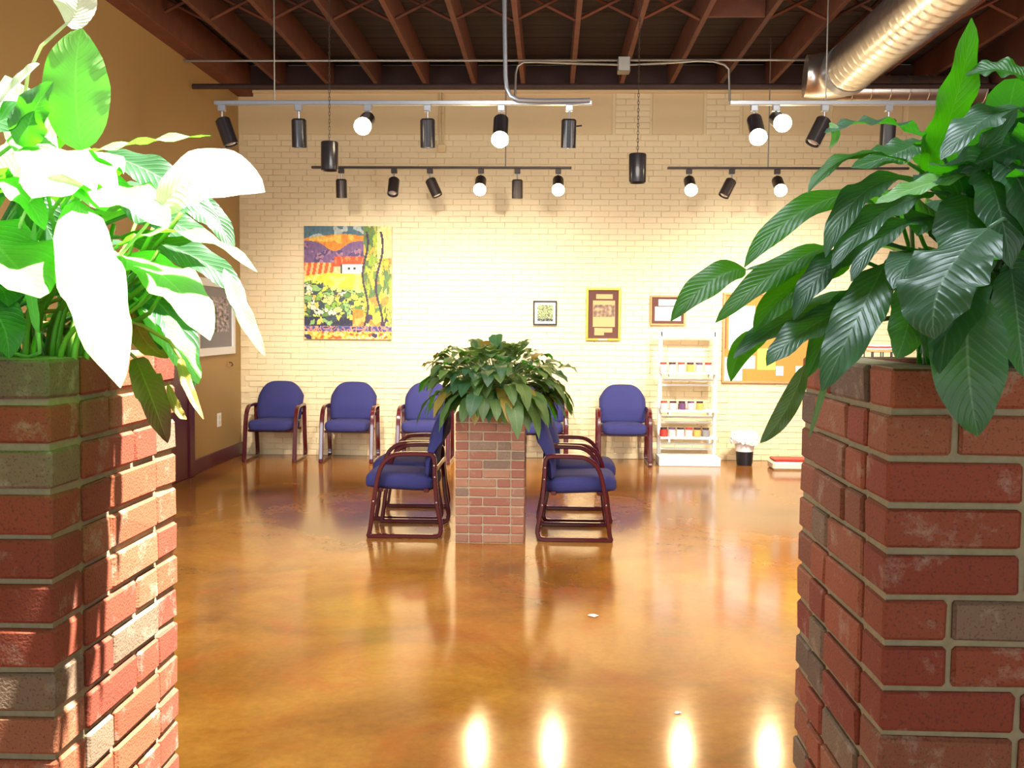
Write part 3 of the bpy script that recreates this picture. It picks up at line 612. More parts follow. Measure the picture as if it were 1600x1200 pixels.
# ------------------------------------------------------------------ chairs
def bez(pts, n=4, closed=True):                            # Catmull-Rom
    pts = [Vector(p) for p in pts]; m = len(pts); out = []
    for i in range(m if closed else m - 1):
        g = lambda k: pts[k % m] if closed else pts[max(0, min(m-1, k))]
        p0, p1, p2, p3 = g(i-1), g(i), g(i+1), g(i+2)
        for k in range(n):
            t = k / n; out.append(.5*((2*p1) + (p2-p0)*t + (2*p0-5*p1+4*p2-p3)*t*t + (3*p1-p0-3*p2+p3)*t**3))
    if not closed: out.append(pts[-1])
    return out
def make_chair(label, group):
    t = empty('armchair', (0,0,0)); tag(t, label, 'chair', group)
    loop = [(-.275,.016),(-.262,.06),(-.235,.26),(-.205,.45),(-.165,.555),(-.09,.615),(0,.628),(.17,.628),(.205,.612),(.215,.57),(.218,.47),(.235,.26),(.262,.11),(.262,.05),(.235,.018),(.12,.015),(-.12,.015),(-.255,.015)]
    for s in (-1, 1):
        f = MB().sweep([(s*.286, a, b) for a, b in bez_loop(loop)], .046, .032).build('side_frame', M['mahog'], t, smooth=True)
        for a, b in ((.214, .545), (.219, .46), (.232, .27), (-.235, .275)):
            MB().lathe([(0, .004), (.006, .003), (.007, 0)], (s*.308, a, b), (s, 0, 0), 8).build('bolt', M['bolt'], f)
    # seat
    vs = []; nu, nv = 28, 14
    for j in range(nv + 1):
        th = -PI/2 + PI*j/nv
        for i in range(nu):
            q = 2*PI*i/nu; sg = lambda v, e: math.copysign(abs(v)**e, v)
            x = .252*sg(math.cos(q), .28)*sg(math.cos(th), .35); y_ = .27*sg(math.sin(q), .35)*sg(math.cos(th), .35); z = .066*sg(math.sin(th), .6)
            zc_ = .408 + .012*(-y_/.27) + (-.02*max(0, (-y_-.2)/.07)**2)
            vs.append((x, y_ - .05, zc_ + z + (.008*(1-(x/.25)**2)*(1 if z > 0 else 0))))
    fs = [(j*nu+i, j*nu+(i+1)%nu, (j+1)*nu+(i+1)%nu, (j+1)*nu+i) for j in range(nv) for i in range(nu)]
    MB().add(vs, fs).build('seat', M['fabric'], t, smooth='all')
    # backrest
    nu, nv = 18, 18; vs = []
    for side in (-1, 1):
        for j in range(nv + 1):
            v = j / nv
            for i in range(nu + 1):
                u = -1 + 2*i/nu; uu = math.copysign(abs(u)**.8, u); vv = v
                zt_ = .895 - .17*abs(uu)**3.6; zb = .44 + .02*abs(uu)**4
                z = zb + (zt_ - zb)*vv; x = uu*(.258 + .012*math.sin(vv*PI*.6))
                yc = .165 + .02*(vv) + .085*max(0, vv-.35)**1.5/.65**1.5*1.0
                e = (max(0, 1-abs(uu)**7)*max(0, 1-(2*abs(vv-.5))**9))**.5
                vs.append((x, yc + side*.036*e - .012*(1-uu*uu)*side*(-1 if side > 0 else 0), z))
    N1 = (nu+1)*(nv+1); fs = []
    for j in range(nv):
        for i in range(nu):
            k = j*(nu+1)+i; fs.append((k, k+1, k+nu+2, k+nu+1)); fs.append((N1+k, N1+k+nu+1, N1+k+nu+2, N1+k+1))
    MB().add(vs, fs).build('backrest', M['fabric'], t, smooth='all')
    for y_, z in ((-.19, .352), (.15, .352)): MB().cbox((0, y_, z), (.26, .02, .014), .004).build('stretcher', M['mahog'], t)
    MB().cbox((0, .222, .52), (.262, .012, .02), .004).build('back_brace', M['mahog'], t)
    return t
def bez_loop(l): return [(v.y, v.z) for v in bez([(0, a, b) for a, b in l], 3)]
GW = 'blue armchairs along the white brick wall'; GS = 'blue armchairs back to back beside the middle planter'
ch0 = make_chair('blue armchair against the brick wall, nearest the tan left wall', GW)
def place(px, py, rz, label, group, first=False, Y=None, X=None):
    c = ch0 if first else copy_tree(ch0); q = PZ(px, py, 0)
    c.location = (X if X is not None else q.x, Y if Y is not None else q.y, 0); c.rotation_euler = (0,0,rz); c['label'] = label; c['group'] = group; return c
YW = 11.58
def xat(px, Y): return P(px, 600, Y).x
place(0, 0, 0, 'blue armchair against the brick wall, nearest the tan left wall', GW, True, YW, xat(430, YW))
place(0, 0, .02, 'blue armchair against the brick wall below the landscape painting', GW, False, YW, xat(547, YW))
place(0, 0, 0, 'blue armchair against the brick wall, left side of the middle plant hiding part of it', GW, False, YW, xat(665, YW))
place(0, 0, 0, 'blue armchair against the brick wall mostly hidden by the middle plant and side chairs', GW, False, YW, xat(846, YW))
place(0, 0, 0, 'blue armchair against the brick wall directly left of the white rack', GW, False, YW, xat(975, YW))
# planter in the middle starts at Y=7.27
YM = 7.27
xl = P(710, 853, YM).x; xr = P(822, 853, YM).x
place(0, 0, -PI/2, 'near blue armchair facing left, back against the left of the middle planter', GS, False, 7.70, xat(634, 7.42))
place(0, 0, -PI/2, 'rear blue armchair facing left, behind the near left-facing one', GS, False, 8.38, xat(640, 8.10))
place(0, 0, PI/2, 'near blue armchair facing right, back against the right of the middle planter', GS, False, 7.66, xat(899, 7.36))
place(0, 0, PI/2, 'rear blue armchair facing right, behind the near right-facing one', GS, False, 8.36, xat(903, 8.08))

# ------------------------------------------------------------------ brick planters
UN = .1016
bmesh_cache = {}
def brickm(n, v, bm_='brick'):
    if (n, v, bm_) not in bmesh_cache:
        rr = random.Random(n*17+v); bmesh_cache[(n, v, bm_)] = MB().cbox((0,0,0), (n*UN/2 - .0048, UN/2 - .001, CO/2 - .0048), .0045, jit=.0012, rr=rr).mesh('brick', M[bm_])
    return bmesh_cache[(n, v, bm_)]
def planter(x0, y0, courses, label, ztop, rot, seed, nx=5, ny=5, last=None):
    """x0,y0 near left corner; front and back rows nx units long, side rows ny-2 units between them"""
    rr = random.Random(seed); W = nx*UN; D = ny*UN
    t = empty('brick_planter', (x0 + W/2, y0 + D/2, 0)); tag(t, label, 'planter', 'brick planters with peace lilies')
    i_ = .007 if rot else .010; cor = MB(); wl = .095; z1 = ztop - .004
    for a, b in (((x0+i_, y0+i_, 0), (x0+W-i_, y0+wl, z1)), ((x0+i_, y0+D-wl, 0), (x0+W-i_, y0+D-i_, z1)), ((x0+i_, y0+wl, 0), (x0+wl, y0+D-wl, z1)), ((x0+W-wl, y0+wl, 0), (x0+W-i_, y0+D-wl, z1))): cor.box(a, b)
    cor.build('mortar_core', M['mortar_lit' if rot else 'mortar'], t)
    MB().box((x0+wl, y0+wl, ztop-.25), (x0+W-wl, y0+D-wl, ztop-.05)).build('soil', M['soil'], t)
    def put(cx, cy, cz, n, ang):
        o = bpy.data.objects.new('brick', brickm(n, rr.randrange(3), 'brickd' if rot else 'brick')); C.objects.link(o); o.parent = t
        o.location = (cx - x0 - W/2 + rr.uniform(-.0013,.0013), cy - y0 - D/2 + rr.uniform(-.0013,.0013), cz); o.rotation_euler = (rr.uniform(-.006,.006), rr.uniform(-.005,.005), ang + rr.uniform(-.006,.006) + (PI if rr.random() < .5 else 0))
    L5 = [(2,1,2), (1,2,2), (2,2,1)]; L3 = [(1,2), (2,1)]
    for k in range(courses):
        cz = ztop - CO*(k+.5)
        if cz < .01: continue
        for row in (0, 1):
            seq = rr.choice(L5) if rot == 0 else ((1,)+rr.choice(L3)+(1,))
            x = x0; yy = y0 + (UN/2 if row == 0 else D-UN/2)
            for n_ in seq: put(x + n_*UN/2, yy, cz, n_, 0); x += n_*UN
            seq = rr.choice(L3); y_ = y0 + UN; xx = x0 + (UN/2 if row == 0 else W-UN/2)
            for n_ in seq: put(xx, y_ + n_*UN/2, cz, n_, PI/2); y_ += n_*UN
    return t
XNL = P(84, 780, 1.47).x - 5*UN; XNR = P(1381, 780, 1.47).x
ZN = (P(82, 556, 1.47).z + P(1391, 572, 1.47).z)/2
planter(XNL, 1.47, 23, 'tall brick planter at far left in the foreground, sunlit along its top edge', ZN, 0, 5)
planter(XNR, 1.47, 23, 'tall brick planter at far right in the foreground, holding the dark glossy plant', ZN, 0, 8)
ZM = CO*14
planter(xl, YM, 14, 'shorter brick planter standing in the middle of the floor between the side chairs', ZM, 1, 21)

# ------------------------------------------------------------------ plants
def prof(t): return (max(t, 0)**.62)*(max(1-t, 0)**.80)/.372
def leaf_geo(mb, p0, p1, p2, w_, N, fold=.35, wave=.12, curl=.15, nt_=12, nu=6, ph=0, freq=3.2, twist=0):
    vs = []; uvs = []; N = Vector(N).normalized()
    for i in range(nt_ + 1):
        t = i/nt_; p = p0*(1-t)**2 + p1*2*t*(1-t) + p2*t*t; tan = ((p1-p0)*(1-t) + (p2-p1)*t).normalized()
        sd = tan.cross(N)
        if sd.length < 1e-3: sd = tan.orthogonal()
        sd.normalize()
        if twist: sd = Matrix.Rotation(twist*t, 3, tan) @ sd
        nr = sd.cross(tan).normalized(); w = w_/2*min(1, prof(t)) + .0006
        for k in range(nu + 1):
            u = -1 + 2*k/nu
            h = fold*w*abs(u) - curl*w*u*u + wave*w*u*u*math.sin(freq*t*2*PI + ph + (1.7 if u > 0 else 0))
            vs.append(p + sd*w*u + nr*h); uvs.append((.5 + u*.5, max(t, .001)))
    fs = [(i*(nu+1)+k, i*(nu+1)+k+1, (i+1)*(nu+1)+k+1, (i+1)*(nu+1)+k) for i in range(nt_) for k in range(nu)]
    mb.add(vs, fs, uvs)
def petiole(mb, a, b, dirb, r=.0035, n=6):
    a = Vector(a); b = Vector(b); L_ = (b-a).length; c1 = a + Vector((0,0,L_*.45)); c2 = b - Vector(dirb).normalized()*L_*.3
    pts = []
    for i in range(9):
        t = i/8; pts.append(a*(1-t)**3 + c1*3*t*(1-t)**2 + c2*3*t*t*(1-t) + b*t**3)
    k0 = len(mb.v); mb.tube(pts, [r*(1.3-.5*i/8) for i in range(9)], n)
    for q in range(k0, len(mb.v)): mb.uv[q] = (.5, .5)
TOC = lambda p: (CAM - p).normalized()
def hand_leaf(parent, root, base, mid, tip, wpx, m, N=None, fold=.3, wave=.2, curl=.15, ph=0, name='leaf', stem=True, label=None, freq=3.2, twist=0, r=.0035):
    """base/mid/tip: (px, py, Y)"""
    b = P(*base); c = P(*mid); t = P(*tip); c = c*2 - (b + t)/2        # curve passes through mid
    w = wpx*mid[2]/F; Nn = Vector(N) if N else TOC(c)*.8 + Vector((0,0,.6))
    mb = MB(); leaf_geo(mb, b, c, t, w, Nn, fold, wave, curl, 16, 8, ph, freq, twist)
    if stem: petiole(mb, root, b, c - b, r)
    o = mb.build(name, m, parent, smooth='all')
    if label: o['label'] = label
    return o
def rand_leaves(parent, cx, cy, z0, n, rad, h, L0, L1, m_list, seed, az=(0, 2*PI), el=(.1, 1.2), wid=.3, base_r=.12, lod=(9, 4), droop=.6, noN=None, flt=None, rmul=(.25, .8)):
    rr = random.Random(seed); made = 0; tries = 0
    while made < n and tries < n*8:
        tries += 1
        a = rr.uniform(*az); e = rr.uniform(*el); q = rr.uniform(*rmul)
        root = Vector((cx + rr.uniform(-1,1)*base_r, cy + rr.uniform(-1,1)*base_r, z0 - .04))
        d = Vector((math.cos(a)*math.cos(e), math.sin(a)*math.cos(e), math.sin(e)))
        b = Vector((cx, cy, z0)) + Vector((d.x*rad*q, d.y*rad*q, d.z*h*q + .02))
        L_ = rr.uniform(L0, L1); out = Vector((d.x, d.y, d.z*.55 + .05)).normalized()
        c = b + out*L_*.55; t = b + out*L_*.85 - Vector((0,0,L_*droop*(1.1 - d.z*.7)*rr.uniform(.6, 1.1)))
        if flt and not flt(b, c, t): continue
        w = L_*wid*rr.uniform(.8, 1.2); mb = MB()
        leaf_geo(mb, b, c, t, w, Vector((rr.uniform(-.3,.3), rr.uniform(-.3,.3), 1)) + d*.35, .3, .13, .15, lod[0], lod[1], rr.uniform(0, 6))
        petiole(mb, root, b, out, .003 if L_ < .35 else .0035, 4)
        mb.build('leaf', rr.choice(m_list), parent, smooth='all'); made += 1

# --- left plant
cxl, cyl = XNL + 2.5*UN, 1.47 + 2.5*UN
LP = empty('peace_lily', (cxl, cyl, ZN - .05)); tag(LP, 'sunlit peace lily with white blooms spilling over the left foreground planter', 'plant', 'peace lilies in the brick planters')
rl = random.Random(4)
def rootl(): return Vector((cxl + rl.uniform(-.10, .14), cyl + rl.uniform(-.14, .1), ZN - .06))
LL = [ # base, mid, tip, width px, material, extra
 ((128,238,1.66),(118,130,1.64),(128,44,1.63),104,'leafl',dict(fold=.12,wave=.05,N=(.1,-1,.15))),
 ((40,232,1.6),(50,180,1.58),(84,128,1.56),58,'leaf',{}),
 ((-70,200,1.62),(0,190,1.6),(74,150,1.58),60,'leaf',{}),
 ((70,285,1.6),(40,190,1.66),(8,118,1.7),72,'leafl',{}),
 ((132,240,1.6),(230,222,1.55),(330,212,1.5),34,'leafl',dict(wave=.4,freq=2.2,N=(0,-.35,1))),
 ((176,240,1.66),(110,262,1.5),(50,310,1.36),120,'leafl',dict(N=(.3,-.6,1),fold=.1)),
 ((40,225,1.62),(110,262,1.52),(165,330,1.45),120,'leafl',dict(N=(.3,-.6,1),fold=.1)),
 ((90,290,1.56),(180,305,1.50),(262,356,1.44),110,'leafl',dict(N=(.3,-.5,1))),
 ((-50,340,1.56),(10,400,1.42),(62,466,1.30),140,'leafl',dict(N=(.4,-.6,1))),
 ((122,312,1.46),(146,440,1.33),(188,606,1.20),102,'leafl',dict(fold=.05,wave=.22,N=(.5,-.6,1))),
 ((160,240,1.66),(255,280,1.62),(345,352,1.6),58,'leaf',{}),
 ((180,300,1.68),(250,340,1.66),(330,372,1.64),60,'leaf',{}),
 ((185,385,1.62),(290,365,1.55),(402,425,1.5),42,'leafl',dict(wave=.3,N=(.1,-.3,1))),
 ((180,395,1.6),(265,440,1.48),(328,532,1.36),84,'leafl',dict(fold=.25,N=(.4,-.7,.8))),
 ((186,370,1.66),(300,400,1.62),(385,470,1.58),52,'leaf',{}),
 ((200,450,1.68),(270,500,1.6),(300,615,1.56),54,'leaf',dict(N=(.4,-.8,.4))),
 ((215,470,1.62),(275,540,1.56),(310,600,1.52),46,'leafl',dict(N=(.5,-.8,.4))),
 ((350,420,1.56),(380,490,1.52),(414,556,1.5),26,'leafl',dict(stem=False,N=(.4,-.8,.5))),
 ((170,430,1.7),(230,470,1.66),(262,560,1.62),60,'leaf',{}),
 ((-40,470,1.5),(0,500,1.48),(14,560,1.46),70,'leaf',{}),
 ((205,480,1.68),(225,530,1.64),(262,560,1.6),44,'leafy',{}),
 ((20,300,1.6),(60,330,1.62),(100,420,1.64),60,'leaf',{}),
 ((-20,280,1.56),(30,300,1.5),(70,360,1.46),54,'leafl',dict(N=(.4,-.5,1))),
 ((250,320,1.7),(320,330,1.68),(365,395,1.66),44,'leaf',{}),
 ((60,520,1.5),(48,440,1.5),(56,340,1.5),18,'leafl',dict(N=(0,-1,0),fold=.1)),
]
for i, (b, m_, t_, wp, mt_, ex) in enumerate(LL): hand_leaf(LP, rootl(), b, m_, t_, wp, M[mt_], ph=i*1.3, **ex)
hand_leaf(LP, rootl(), (212,560,1.55), (236,620,1.44), (262,692,1.42), 46, M['wither'], wave=.4, fold=.6, name='leaf', label='withered brown leaf')
hand_leaf(LP, rootl(), (282,560,1.5), (292,600,1.46), (318,655,1.44), 16, M['leafy'], wave=.3, fold=.5, label='yellowing curled leaf')
hand_leaf(LP, rootl(), (262,600,1.45), (276,640,1.44), (292,655,1.44), 14, M['leafy'], wave=.3, fold=.8, stem=False, label='dried leaf tip')
def bloom(parent, root, base, mid, tip, wpx, N=None, sp=None, fold=.5):
    o = hand_leaf(parent, root, base, mid, tip, wpx, M['spathe'], N=N, name='bloom', fold=fold, wave=.06, curl=.1, r=.003, label='white spathe')
    if sp:
        a = P(*sp[0]); b = P(*sp[1]); s_ = MB().tube([a, a*.7+b*.3, a*.3+b*.7, b], [.004, .006, .006, .002], 8).build('spadix', M['spad'], smooth='all'); s_.parent = o; s_.location = -wloc(o)
bloom(LP, P(70,520,1.7), (103,38,1.6), (122,4,1.6), (112,-60,1.6), 62, N=(.2,-1,.2))
bloom(LP, P(20,520,1.7), (-6,170,1.58), (36,125,1.56), (62,100,1.55), 34, N=(-.3,-.7,.6))
bloom(LP, P(150,540,1.66), (246,330,1.5), (320,276,1.47), (414,300,1.46), 104, N=(-.05,-1,.55), fold=.2)
bloom(LP, P(60,540,1.6), (40,330,1.5), (100,270,1.46), (150,300,1.44), 60, N=(.2,-.7,.8))
# green stems fanning from the soil
for i in range(40):
    x = rl.uniform(5, 215); a = P(x*.55 + 30, 575, rl.uniform(1.56, 1.8)); b = P(40 + x*1.0 + rl.uniform(-10, 40), rl.uniform(330, 470), rl.uniform(1.5, 1.8))
    mb = MB(); petiole(mb, a, b, Vector((rl.uniform(.1,.6), 0, 1)), rl.uniform(.003, .0052)); mb.build('stem', M['stem'], LP, smooth='all')
rand_leaves(LP, cxl - .02, cyl + .04, ZN, 46, .30, .42, .20, .30, [M['leaf'], M['leafl'], M['leaf']], 77, el=(.25, 1.3), wid=.30, base_r=.12, lod=(10, 4), droop=.5, flt=lambda b, c, t: t.x < cxl + .36 and c.z < ZN + .42 and t.z > ZN - .02)

# --- right plant
cxr, cyr = XNR + 2.5*UN, 1.47 + 2.5*UN
RP = empty('peace_lily', (cxr, cyr, ZN - .05)); tag(RP, 'dark glossy peace lily with drooping leaves in the right foreground planter', 'plant', 'peace lilies in the brick planters')
rg = random.Random(9)
def rootr(): return Vector((cxr + rg.uniform(-.12, .08), cyr + rg.uniform(-.12, .1), ZN - .06))
RL = [
 ((1440,270,1.62),(1492,160,1.58),(1518,28,1.55),62,'leafg',dict(N=(.3,-1,.1),wave=.22,fold=.2)),
 ((1345,300,1.6),(1245,335,1.52),(1163,418,1.46),46,'leafg',dict(wave=.2,freq=2)),
 ((1165,420,1.58),(1110,440,1.54),(1048,502,1.5),50,'leafg',dict(wave=.15,freq=2,stem=False)),
 ((1290,385,1.58),(1205,430,1.52),(1118,504,1.48),46,'leafg',dict(wave=.18,freq=2)),
 ((1165,422,1.57),(1240,400,1.6),(1330,372,1.64),8,'leaf',dict(stem=False)),
 ((1330,410,1.58),(1240,450,1.52),(1178,520,1.48),54,'leafg',dict(wave=.15)),
 ((1340,455,1.6),(1230,500,1.52),(1146,560,1.47),50,'leaf',dict(wave=.15,N=(-.3,-.6,.9))),
 ((1200,525,1.52),(1160,545,1.5),(1142,596,1.48),34,'leafg',dict(stem=False,N=(0,-1,.2))),
 ((1350,470,1.56),(1260,515,1.48),(1198,572,1.44),56,'leaf',dict(N=(-.3,-.7,.9))),
 ((1384,410,1.5),(1338,500,1.4),(1284,612,1.36),74,'leaf',dict(N=(-.4,-.9,.4),fold=.2)),
 ((1545,356,1.36),(1474,436,1.28),(1460,530,1.25),132,'leaf',dict(N=(-.55,-.6,.7),wave=.2,fold=.18,freq=4)),
 ((1508,305,1.52),(1512,370,1.44),(1500,480,1.42),100,'leaf',dict(N=(0,-1,.2),fold=.1)),
 ((1515,440,1.44),(1512,560,1.37),(1528,682,1.36),116,'leaf',dict(N=(-.1,-1,.15),fold=.22,wave=.08)),
 ((1258,570,1.5),(1228,640,1.48),(1188,692,1.47),30,'leafm',dict(stem=False,N=(-.2,-1,.2),wave=.3)),
 ((1300,560,1.45),(1283,620,1.43),(1264,684,1.42),9,'leafm',dict(N=(0,-1,0))),
 ((1445,215,1.6),(1372,192,1.54),(1288,208,1.48),56,'leaf',dict(N=(-.4,-.5,.9),wave=.25,freq=4)),
 ((1296,192,1.5),(1306,210,1.49),(1296,232,1.48),12,'leafl',dict(stem=False)),
 ((1610,125,1.5),(1560,108,1.52),(1508,118,1.54),52,'leafg',dict(N=(0,-.7,.8))),
 ((1600,170,1.56),(1540,185,1.5),(1470,250,1.44),70,'leaf',dict(N=(-.4,-.6,.8))),
 ((1420,255,1.6),(1330,245,1.54),(1262,302,1.48),38,'leafg',dict(N=(-.2,-.4,1),wave=.2)),
 ((1470,262,1.56),(1535,235,1.5),(1590,168,1.46),50,'leaf',dict(N=(-.5,-.7,.7))),
 ((1640,200,1.52),(1560,240,1.5),(1496,268,1.48),60,'leaf',dict(N=(0,-.8,.6),wave=.3)),
 ((1510,272,1.5),(1435,292,1.46),(1368,318,1.44),34,'leafl',dict(N=(0,-.6,.8),wave=.25)),
 ((1440,280,1.58),(1350,300,1.52),(1290,402,1.46),56,'leaf',dict(N=(-.3,-.6,.9))),
 ((1460,300,1.56),(1370,340,1.5),(1300,420,1.44),60,'leaf',dict(N=(-.4,-.6,.9))),
 ((1470,345,1.56),(1390,360,1.48),(1330,440,1.42),52,'leaf',dict(N=(-.4,-.6,.9))),
 ((1640,400,1.5),(1590,440,1.46),(1584,510,1.44),60,'leaf',dict(N=(0,-1,.3))),
 ((1430,420,1.5),(1420,500,1.44),(1400,560,1.42),64,'leaf',dict(N=(0,-1,.2))),
 ((1360,380,1.56),(1290,420,1.5),(1240,500,1.46),50,'leaf',dict(N=(-.3,-.7,.8))),
 ((1380,440,1.58),(1310,500,1.54),(1262,590,1.5),54,'leaf',dict(N=(-.3,-.8,.5))),
 ((1580,420,1.46),(1590,500,1.42),(1600,590,1.4),80,'leaf',dict(N=(0,-1,.2))),
 ((1560,250,1.5),(1600,300,1.44),(1620,400,1.42),80,'leaf',dict(N=(.2,-1,.4))),
 ((1540,270,1.5),(1560,320,1.44),(1580,420,1.42),80,'leaf',dict(N=(.1,-1,.3))),
 ((1440,220,1.66),(1400,240,1.62),(1330,262,1.58),50,'leaf',{}),
]
for i, (b, m_, t_, wp, mt_, ex) in enumerate(RL): hand_leaf(RP, rootr(), b, m_, t_, wp, M[mt_], ph=i*1.7, **ex)
def pxof(p):
    q = ROT.transposed() @ (p - CAM); return 800 + F*q.x/-q.z, 600 - F*q.y/-q.z
def rflt(b, c, t):
    for q in (b, c, t, (b+c)/2, (c+t)/2):
        x, y_ = pxof(q)
        if x < 1300 + max(0, (300 - y_))*1.1: return False
        if y_ < 120 + max(0, 1560-x)*.4: return False
        if y_ > 585 or (y_ > 540 and x < 1440): return False
    return True
rand_leaves(RP, cxr + .0, cyr + .03, ZN + .05, 120, .42, .52, .18, .30, [M['leaf']], 31, el=(-.1, 1.4), wid=.32, base_r=.12, lod=(10, 4), droop=.5, flt=rflt)

# --- middle plant
cxm, cym = xl + 2.5*UN, YM + 2.5*UN
MP = empty('peace_lily', (cxm, cym, ZM - .05)); tag(MP, 'bushy round peace lily with drooping pointed leaves in the middle planter', 'plant', 'peace lilies in the brick planters')
mm = [M['leafm']]*7 + [M['leaf']]*3 + [M['leafy']]
rand_leaves(MP, cxm + .02, cym, ZM + .13, 140, .56, .31, .15, .23, mm, 51, el=(.55, 1.35), wid=.5, base_r=.12, lod=(7, 4), droop=1.15, rmul=(.75, 1.0))
rand_leaves(MP, cxm + .02, cym, ZM + .08, 160, .44, .34, .18, .28, mm, 52, el=(.0, .8), wid=.46, base_r=.12, lod=(7, 4), droop=1.05, rmul=(.45, 1))

# ------------------------------------------------------------------ white display rack with jars
YR = 11.6
rx0 = P(1027, 725, YR).x; rx1 = P(1122, 725, YR).x
rk = empty('display_rack', ((rx0+rx1)/2, YR, 0)); tag(rk, 'tall white open display rack standing against the brick wall beside the last chair', 'rack')
zt_ = P(1075, 518, YR).z
MB().cbox(((rx0+rx1)/2, YR+.02, .05), ((rx1-rx0)/2, .2, .05), .006).build('base', M['white'], rk)
for x in (rx0+.03, rx1-.03): MB().cbox((x, YR+.15, (.1+zt_)/2), (.022, .02, (zt_-.1)/2), .004).build('upright', M['white'], rk)
MB().cbox(((rx0+rx1)/2, YR+.15, zt_-.03), ((rx1-rx0)/2 - .03, .02, .035), .004).build('header', M['white'], rk)
shz = []
for py in (581, 640, 682):
    z = P(1075, py, YR).z; shz.append(z)
    s_ = MB().cbox(((rx0+rx1)/2, YR+.04, z-.012), ((rx1-rx0)/2-.02, .13, .012), .003).build('shelf', M['white'], rk)
    for x in (rx0+.12, rx1-.12): MB().cbox((x, YR-.02, z-.04), (.01, .08, .02), .003).build('bracket', M['white'], s_)
    for dz in (-.10, -.16): MB().cbox(((rx0+rx1)/2, YR+.15, z+dz), ((rx1-rx0)/2-.05, .012, .012), .003).build('back_rail', M['white'], rk)
def jar(x, z, r, h, jm_, lm, label, group):
    t = empty('jar', (x, YR, z)); tag(t, label, 'jar', group)
    MB().lathe([(0,0),(r*.95,.001),(r,.01),(r,h*.72),(r*.8,h*.8),(r*.8,h*.82)], (x, YR, z), (0,0,1), 14).build('glass_body', jm_, t, smooth=True)
    MB().lathe([(r*.88,h*.8),(r*.88,h),(0,h)], (x, YR, z), (0,0,1), 14).build('lid', lm, t, smooth=True)
jl = ['rlid', 'rlid', 'olid', 'plid', 'dlid']
rows_ = [(1036, 1106, 6, .105, 'top shelf', [('canister','rlid'),('canister','dlid'),('canister','rlid'),('olid','dlid'),('canister','plid'),('canister','rlid')]),
         (1038, 1094, 5, .095, 'middle shelf', [('canister','rlid'),('canister','dlid'),('plid','dlid'),('canister','plid'),('olid','dlid')]),
         (1038, 1104, 6, .10, 'bottom shelf', [('rlid','dlid'),('canister','plid'),('white','dlid'),('canister','rlid'),('olid','dlid'),('greym','dlid')])]
place_w = ['leftmost', 'second from left', 'third from left', 'fourth from left', 'fifth from left', 'sixth from left', 'seventh from left', 'eighth from left', 'ninth from left']
cn = {'rlid': 'red', 'canister': 'pale pink', 'olid': 'amber', 'plid': 'plum', 'white': 'white', 'greym': 'grey', 'dlid': 'dark'}
for (a, b, n_, h_, nm, cols), z in zip(rows_, shz):
    for i in range(n_):
        x = P(a + (b-a)*i/(n_-1), 600, YR).x; j_, l_ = cols[i]
        jar(x, z + .001, .044, h_, M[j_], M[l_], f'{cn[j_]} jar with {cn[l_]} lid, {place_w[i]}, {nm} of rack', f'jars on the {nm} of the rack')

# ------------------------------------------------------------------ corkboard
t, x0, z0, x1, z1 = frame(1127, 458, 1268, 598, .028, M['oak'], 'large cork notice board with pinned papers, half hidden behind the tall right plant', 'notice_board'); t['category'] = 'notice board'
flat(t, 'cork_panel', M['cork'], x0, z0, x1, z1, YB - .026)
for k, (a, b, c_, d, mm_) in enumerate(((1131, 470, 1136, 545, 'rlid'), (1138, 478, 1180, 547, 'paper'), (1131, 558, 1160, 595, 'paper'), (1160, 556, 1180, 576, 'paper'), (1183, 545, 1212, 578, 'yellow'), (1212, 572, 1224, 587, 'paper'), (1243, 572, 1254, 592, 'paper'), (1190, 470, 1230, 520, 'paper'), (1236, 470, 1262, 530, 'yellow'))):
    p0 = P(a, d, YB-.03); p1 = P(c_, b, YB-.03); flat(t, 'pinned_paper', M[mm_], p0.x, p0.z, p1.x, p1.z, YB - .031 - .002*(k % 3), .001)

# ------------------------------------------------------------------ waste bin, scale, magazine stand
c = P(1163, 722, 11.6); bx = c.x
t = empty('waste_bin', (bx, 11.6, 0)); tag(t, 'small black waste bin with a crumpled white liner right of the rack', 'bin')
MB().lathe([(0,.004),(.085,0),(.105,.26),(.112,.265),(.106,.27),(.09,.02),(0,.015)], (bx, 11.6, 0), (0,0,1), 24).build('bucket', M['black'], t, smooth=True)
lb = MB(); n = 40; vs = []; rr = random.Random(2)
for j, (r_, z) in enumerate(((.10, .16), (.118, .262), (.15, .25), (.155, .29), (.15, .335), (.13, .37), (.09, .385), (.02, .36))):
    for k in range(n):
        q = 2*PI*k/n; f_ = 1 + (rr.uniform(-.14, .14) if j > 1 else 0); vs.append((bx + r_*f_*math.cos(q), 11.6 + r_*f_*math.sin(q), z + (rr.uniform(-.018, .018) if j > 1 else 0)))
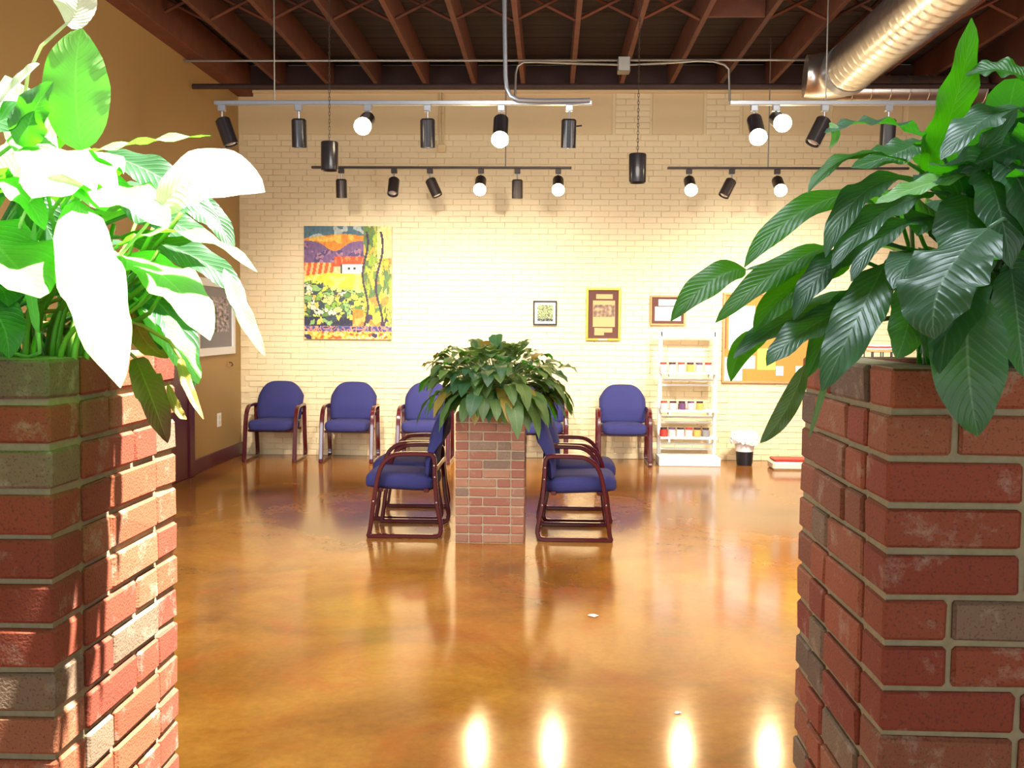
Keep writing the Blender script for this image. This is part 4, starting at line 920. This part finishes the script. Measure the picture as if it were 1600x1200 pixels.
lb.add(vs, [(j*n+k, j*n+(k+1)%n, (j+1)*n+(k+1)%n, (j+1)*n+k) for j in range(7) for k in range(n)]).build('bin_liner', M['liner'], t)
c = PZ(1232, 735, 0); t = empty('floor_scale', (c.x+.02, c.y+.05, 0)); tag(t, 'low red-topped white box on the floor at the foot of the brick wall', 'box')
MB().cbox((c.x+.03, c.y+.15, .045), (.20, .15, .045), .02).build('box_base', M['offwhite'], t)
MB().cbox((c.x+.04, c.y+.15, .105), (.19, .14, .014), .008).build('lid', M['red'], t)
# small metal stand with magazines seen through the right plant
SX, SY = P(1378, 552, 10.4).x, 10.4; zt2 = P(1378, 548, SY).z
t = empty('magazine_stand', (SX, SY, 0)); tag(t, 'wooden stand with thin dark posts glimpsed through the right plant stems', 'stand')
for dx in (-.14, -.05, .05, .14):
    for dy in (-.12, .12): MB().tube([(SX+dx, SY+dy, 0), (SX+dx, SY+dy, zt2)], .007, 6).build('post', M['blackm'], t)
for z in (.15, .6, zt2-.17, zt2): MB().cbox((SX, SY, z), (.17, .14, .01), .003).build('shelf', M['oak'], t)
k = empty('magazine_stack', (SX, SY, zt2+.01)); tag(k, 'white and red magazine pile on top of the dark-posted stand', 'magazines')
for i, mm_ in enumerate(('paper', 'red', 'paper')): MB().cbox((SX + .01*i - .01, SY, zt2 + .02 + .016*i), (.14, .11, .007), .002).build('magazine', M[mm_], k)
rs = random.Random(6)
for px, py, sz, lab in ((927, 962, .030, 'tiny white paper scrap on the floor, farther of the two'), (1060, 1114, .016, 'tiny white paper scrap on the floor, nearer of the two')):
    c = PZ(px, py, .002); n = 9; vs = [(c.x, c.y, .005)] + [(c.x + sz*rs.uniform(.6, 1.2)*math.cos(2*PI*k/n), c.y + sz*rs.uniform(.6, 1.2)*math.sin(2*PI*k/n), rs.uniform(.002, .006)) for k in range(n)]
    tag(MB().add(vs, [(0, k+1, (k+1) % n + 1) for k in range(n)]).build('paper_scrap', M['paper'], org=(c.x, c.y, 0)), lab, 'paper scrap', 'paper scraps on the floor')
print('objects', len(bpy.data.objects))
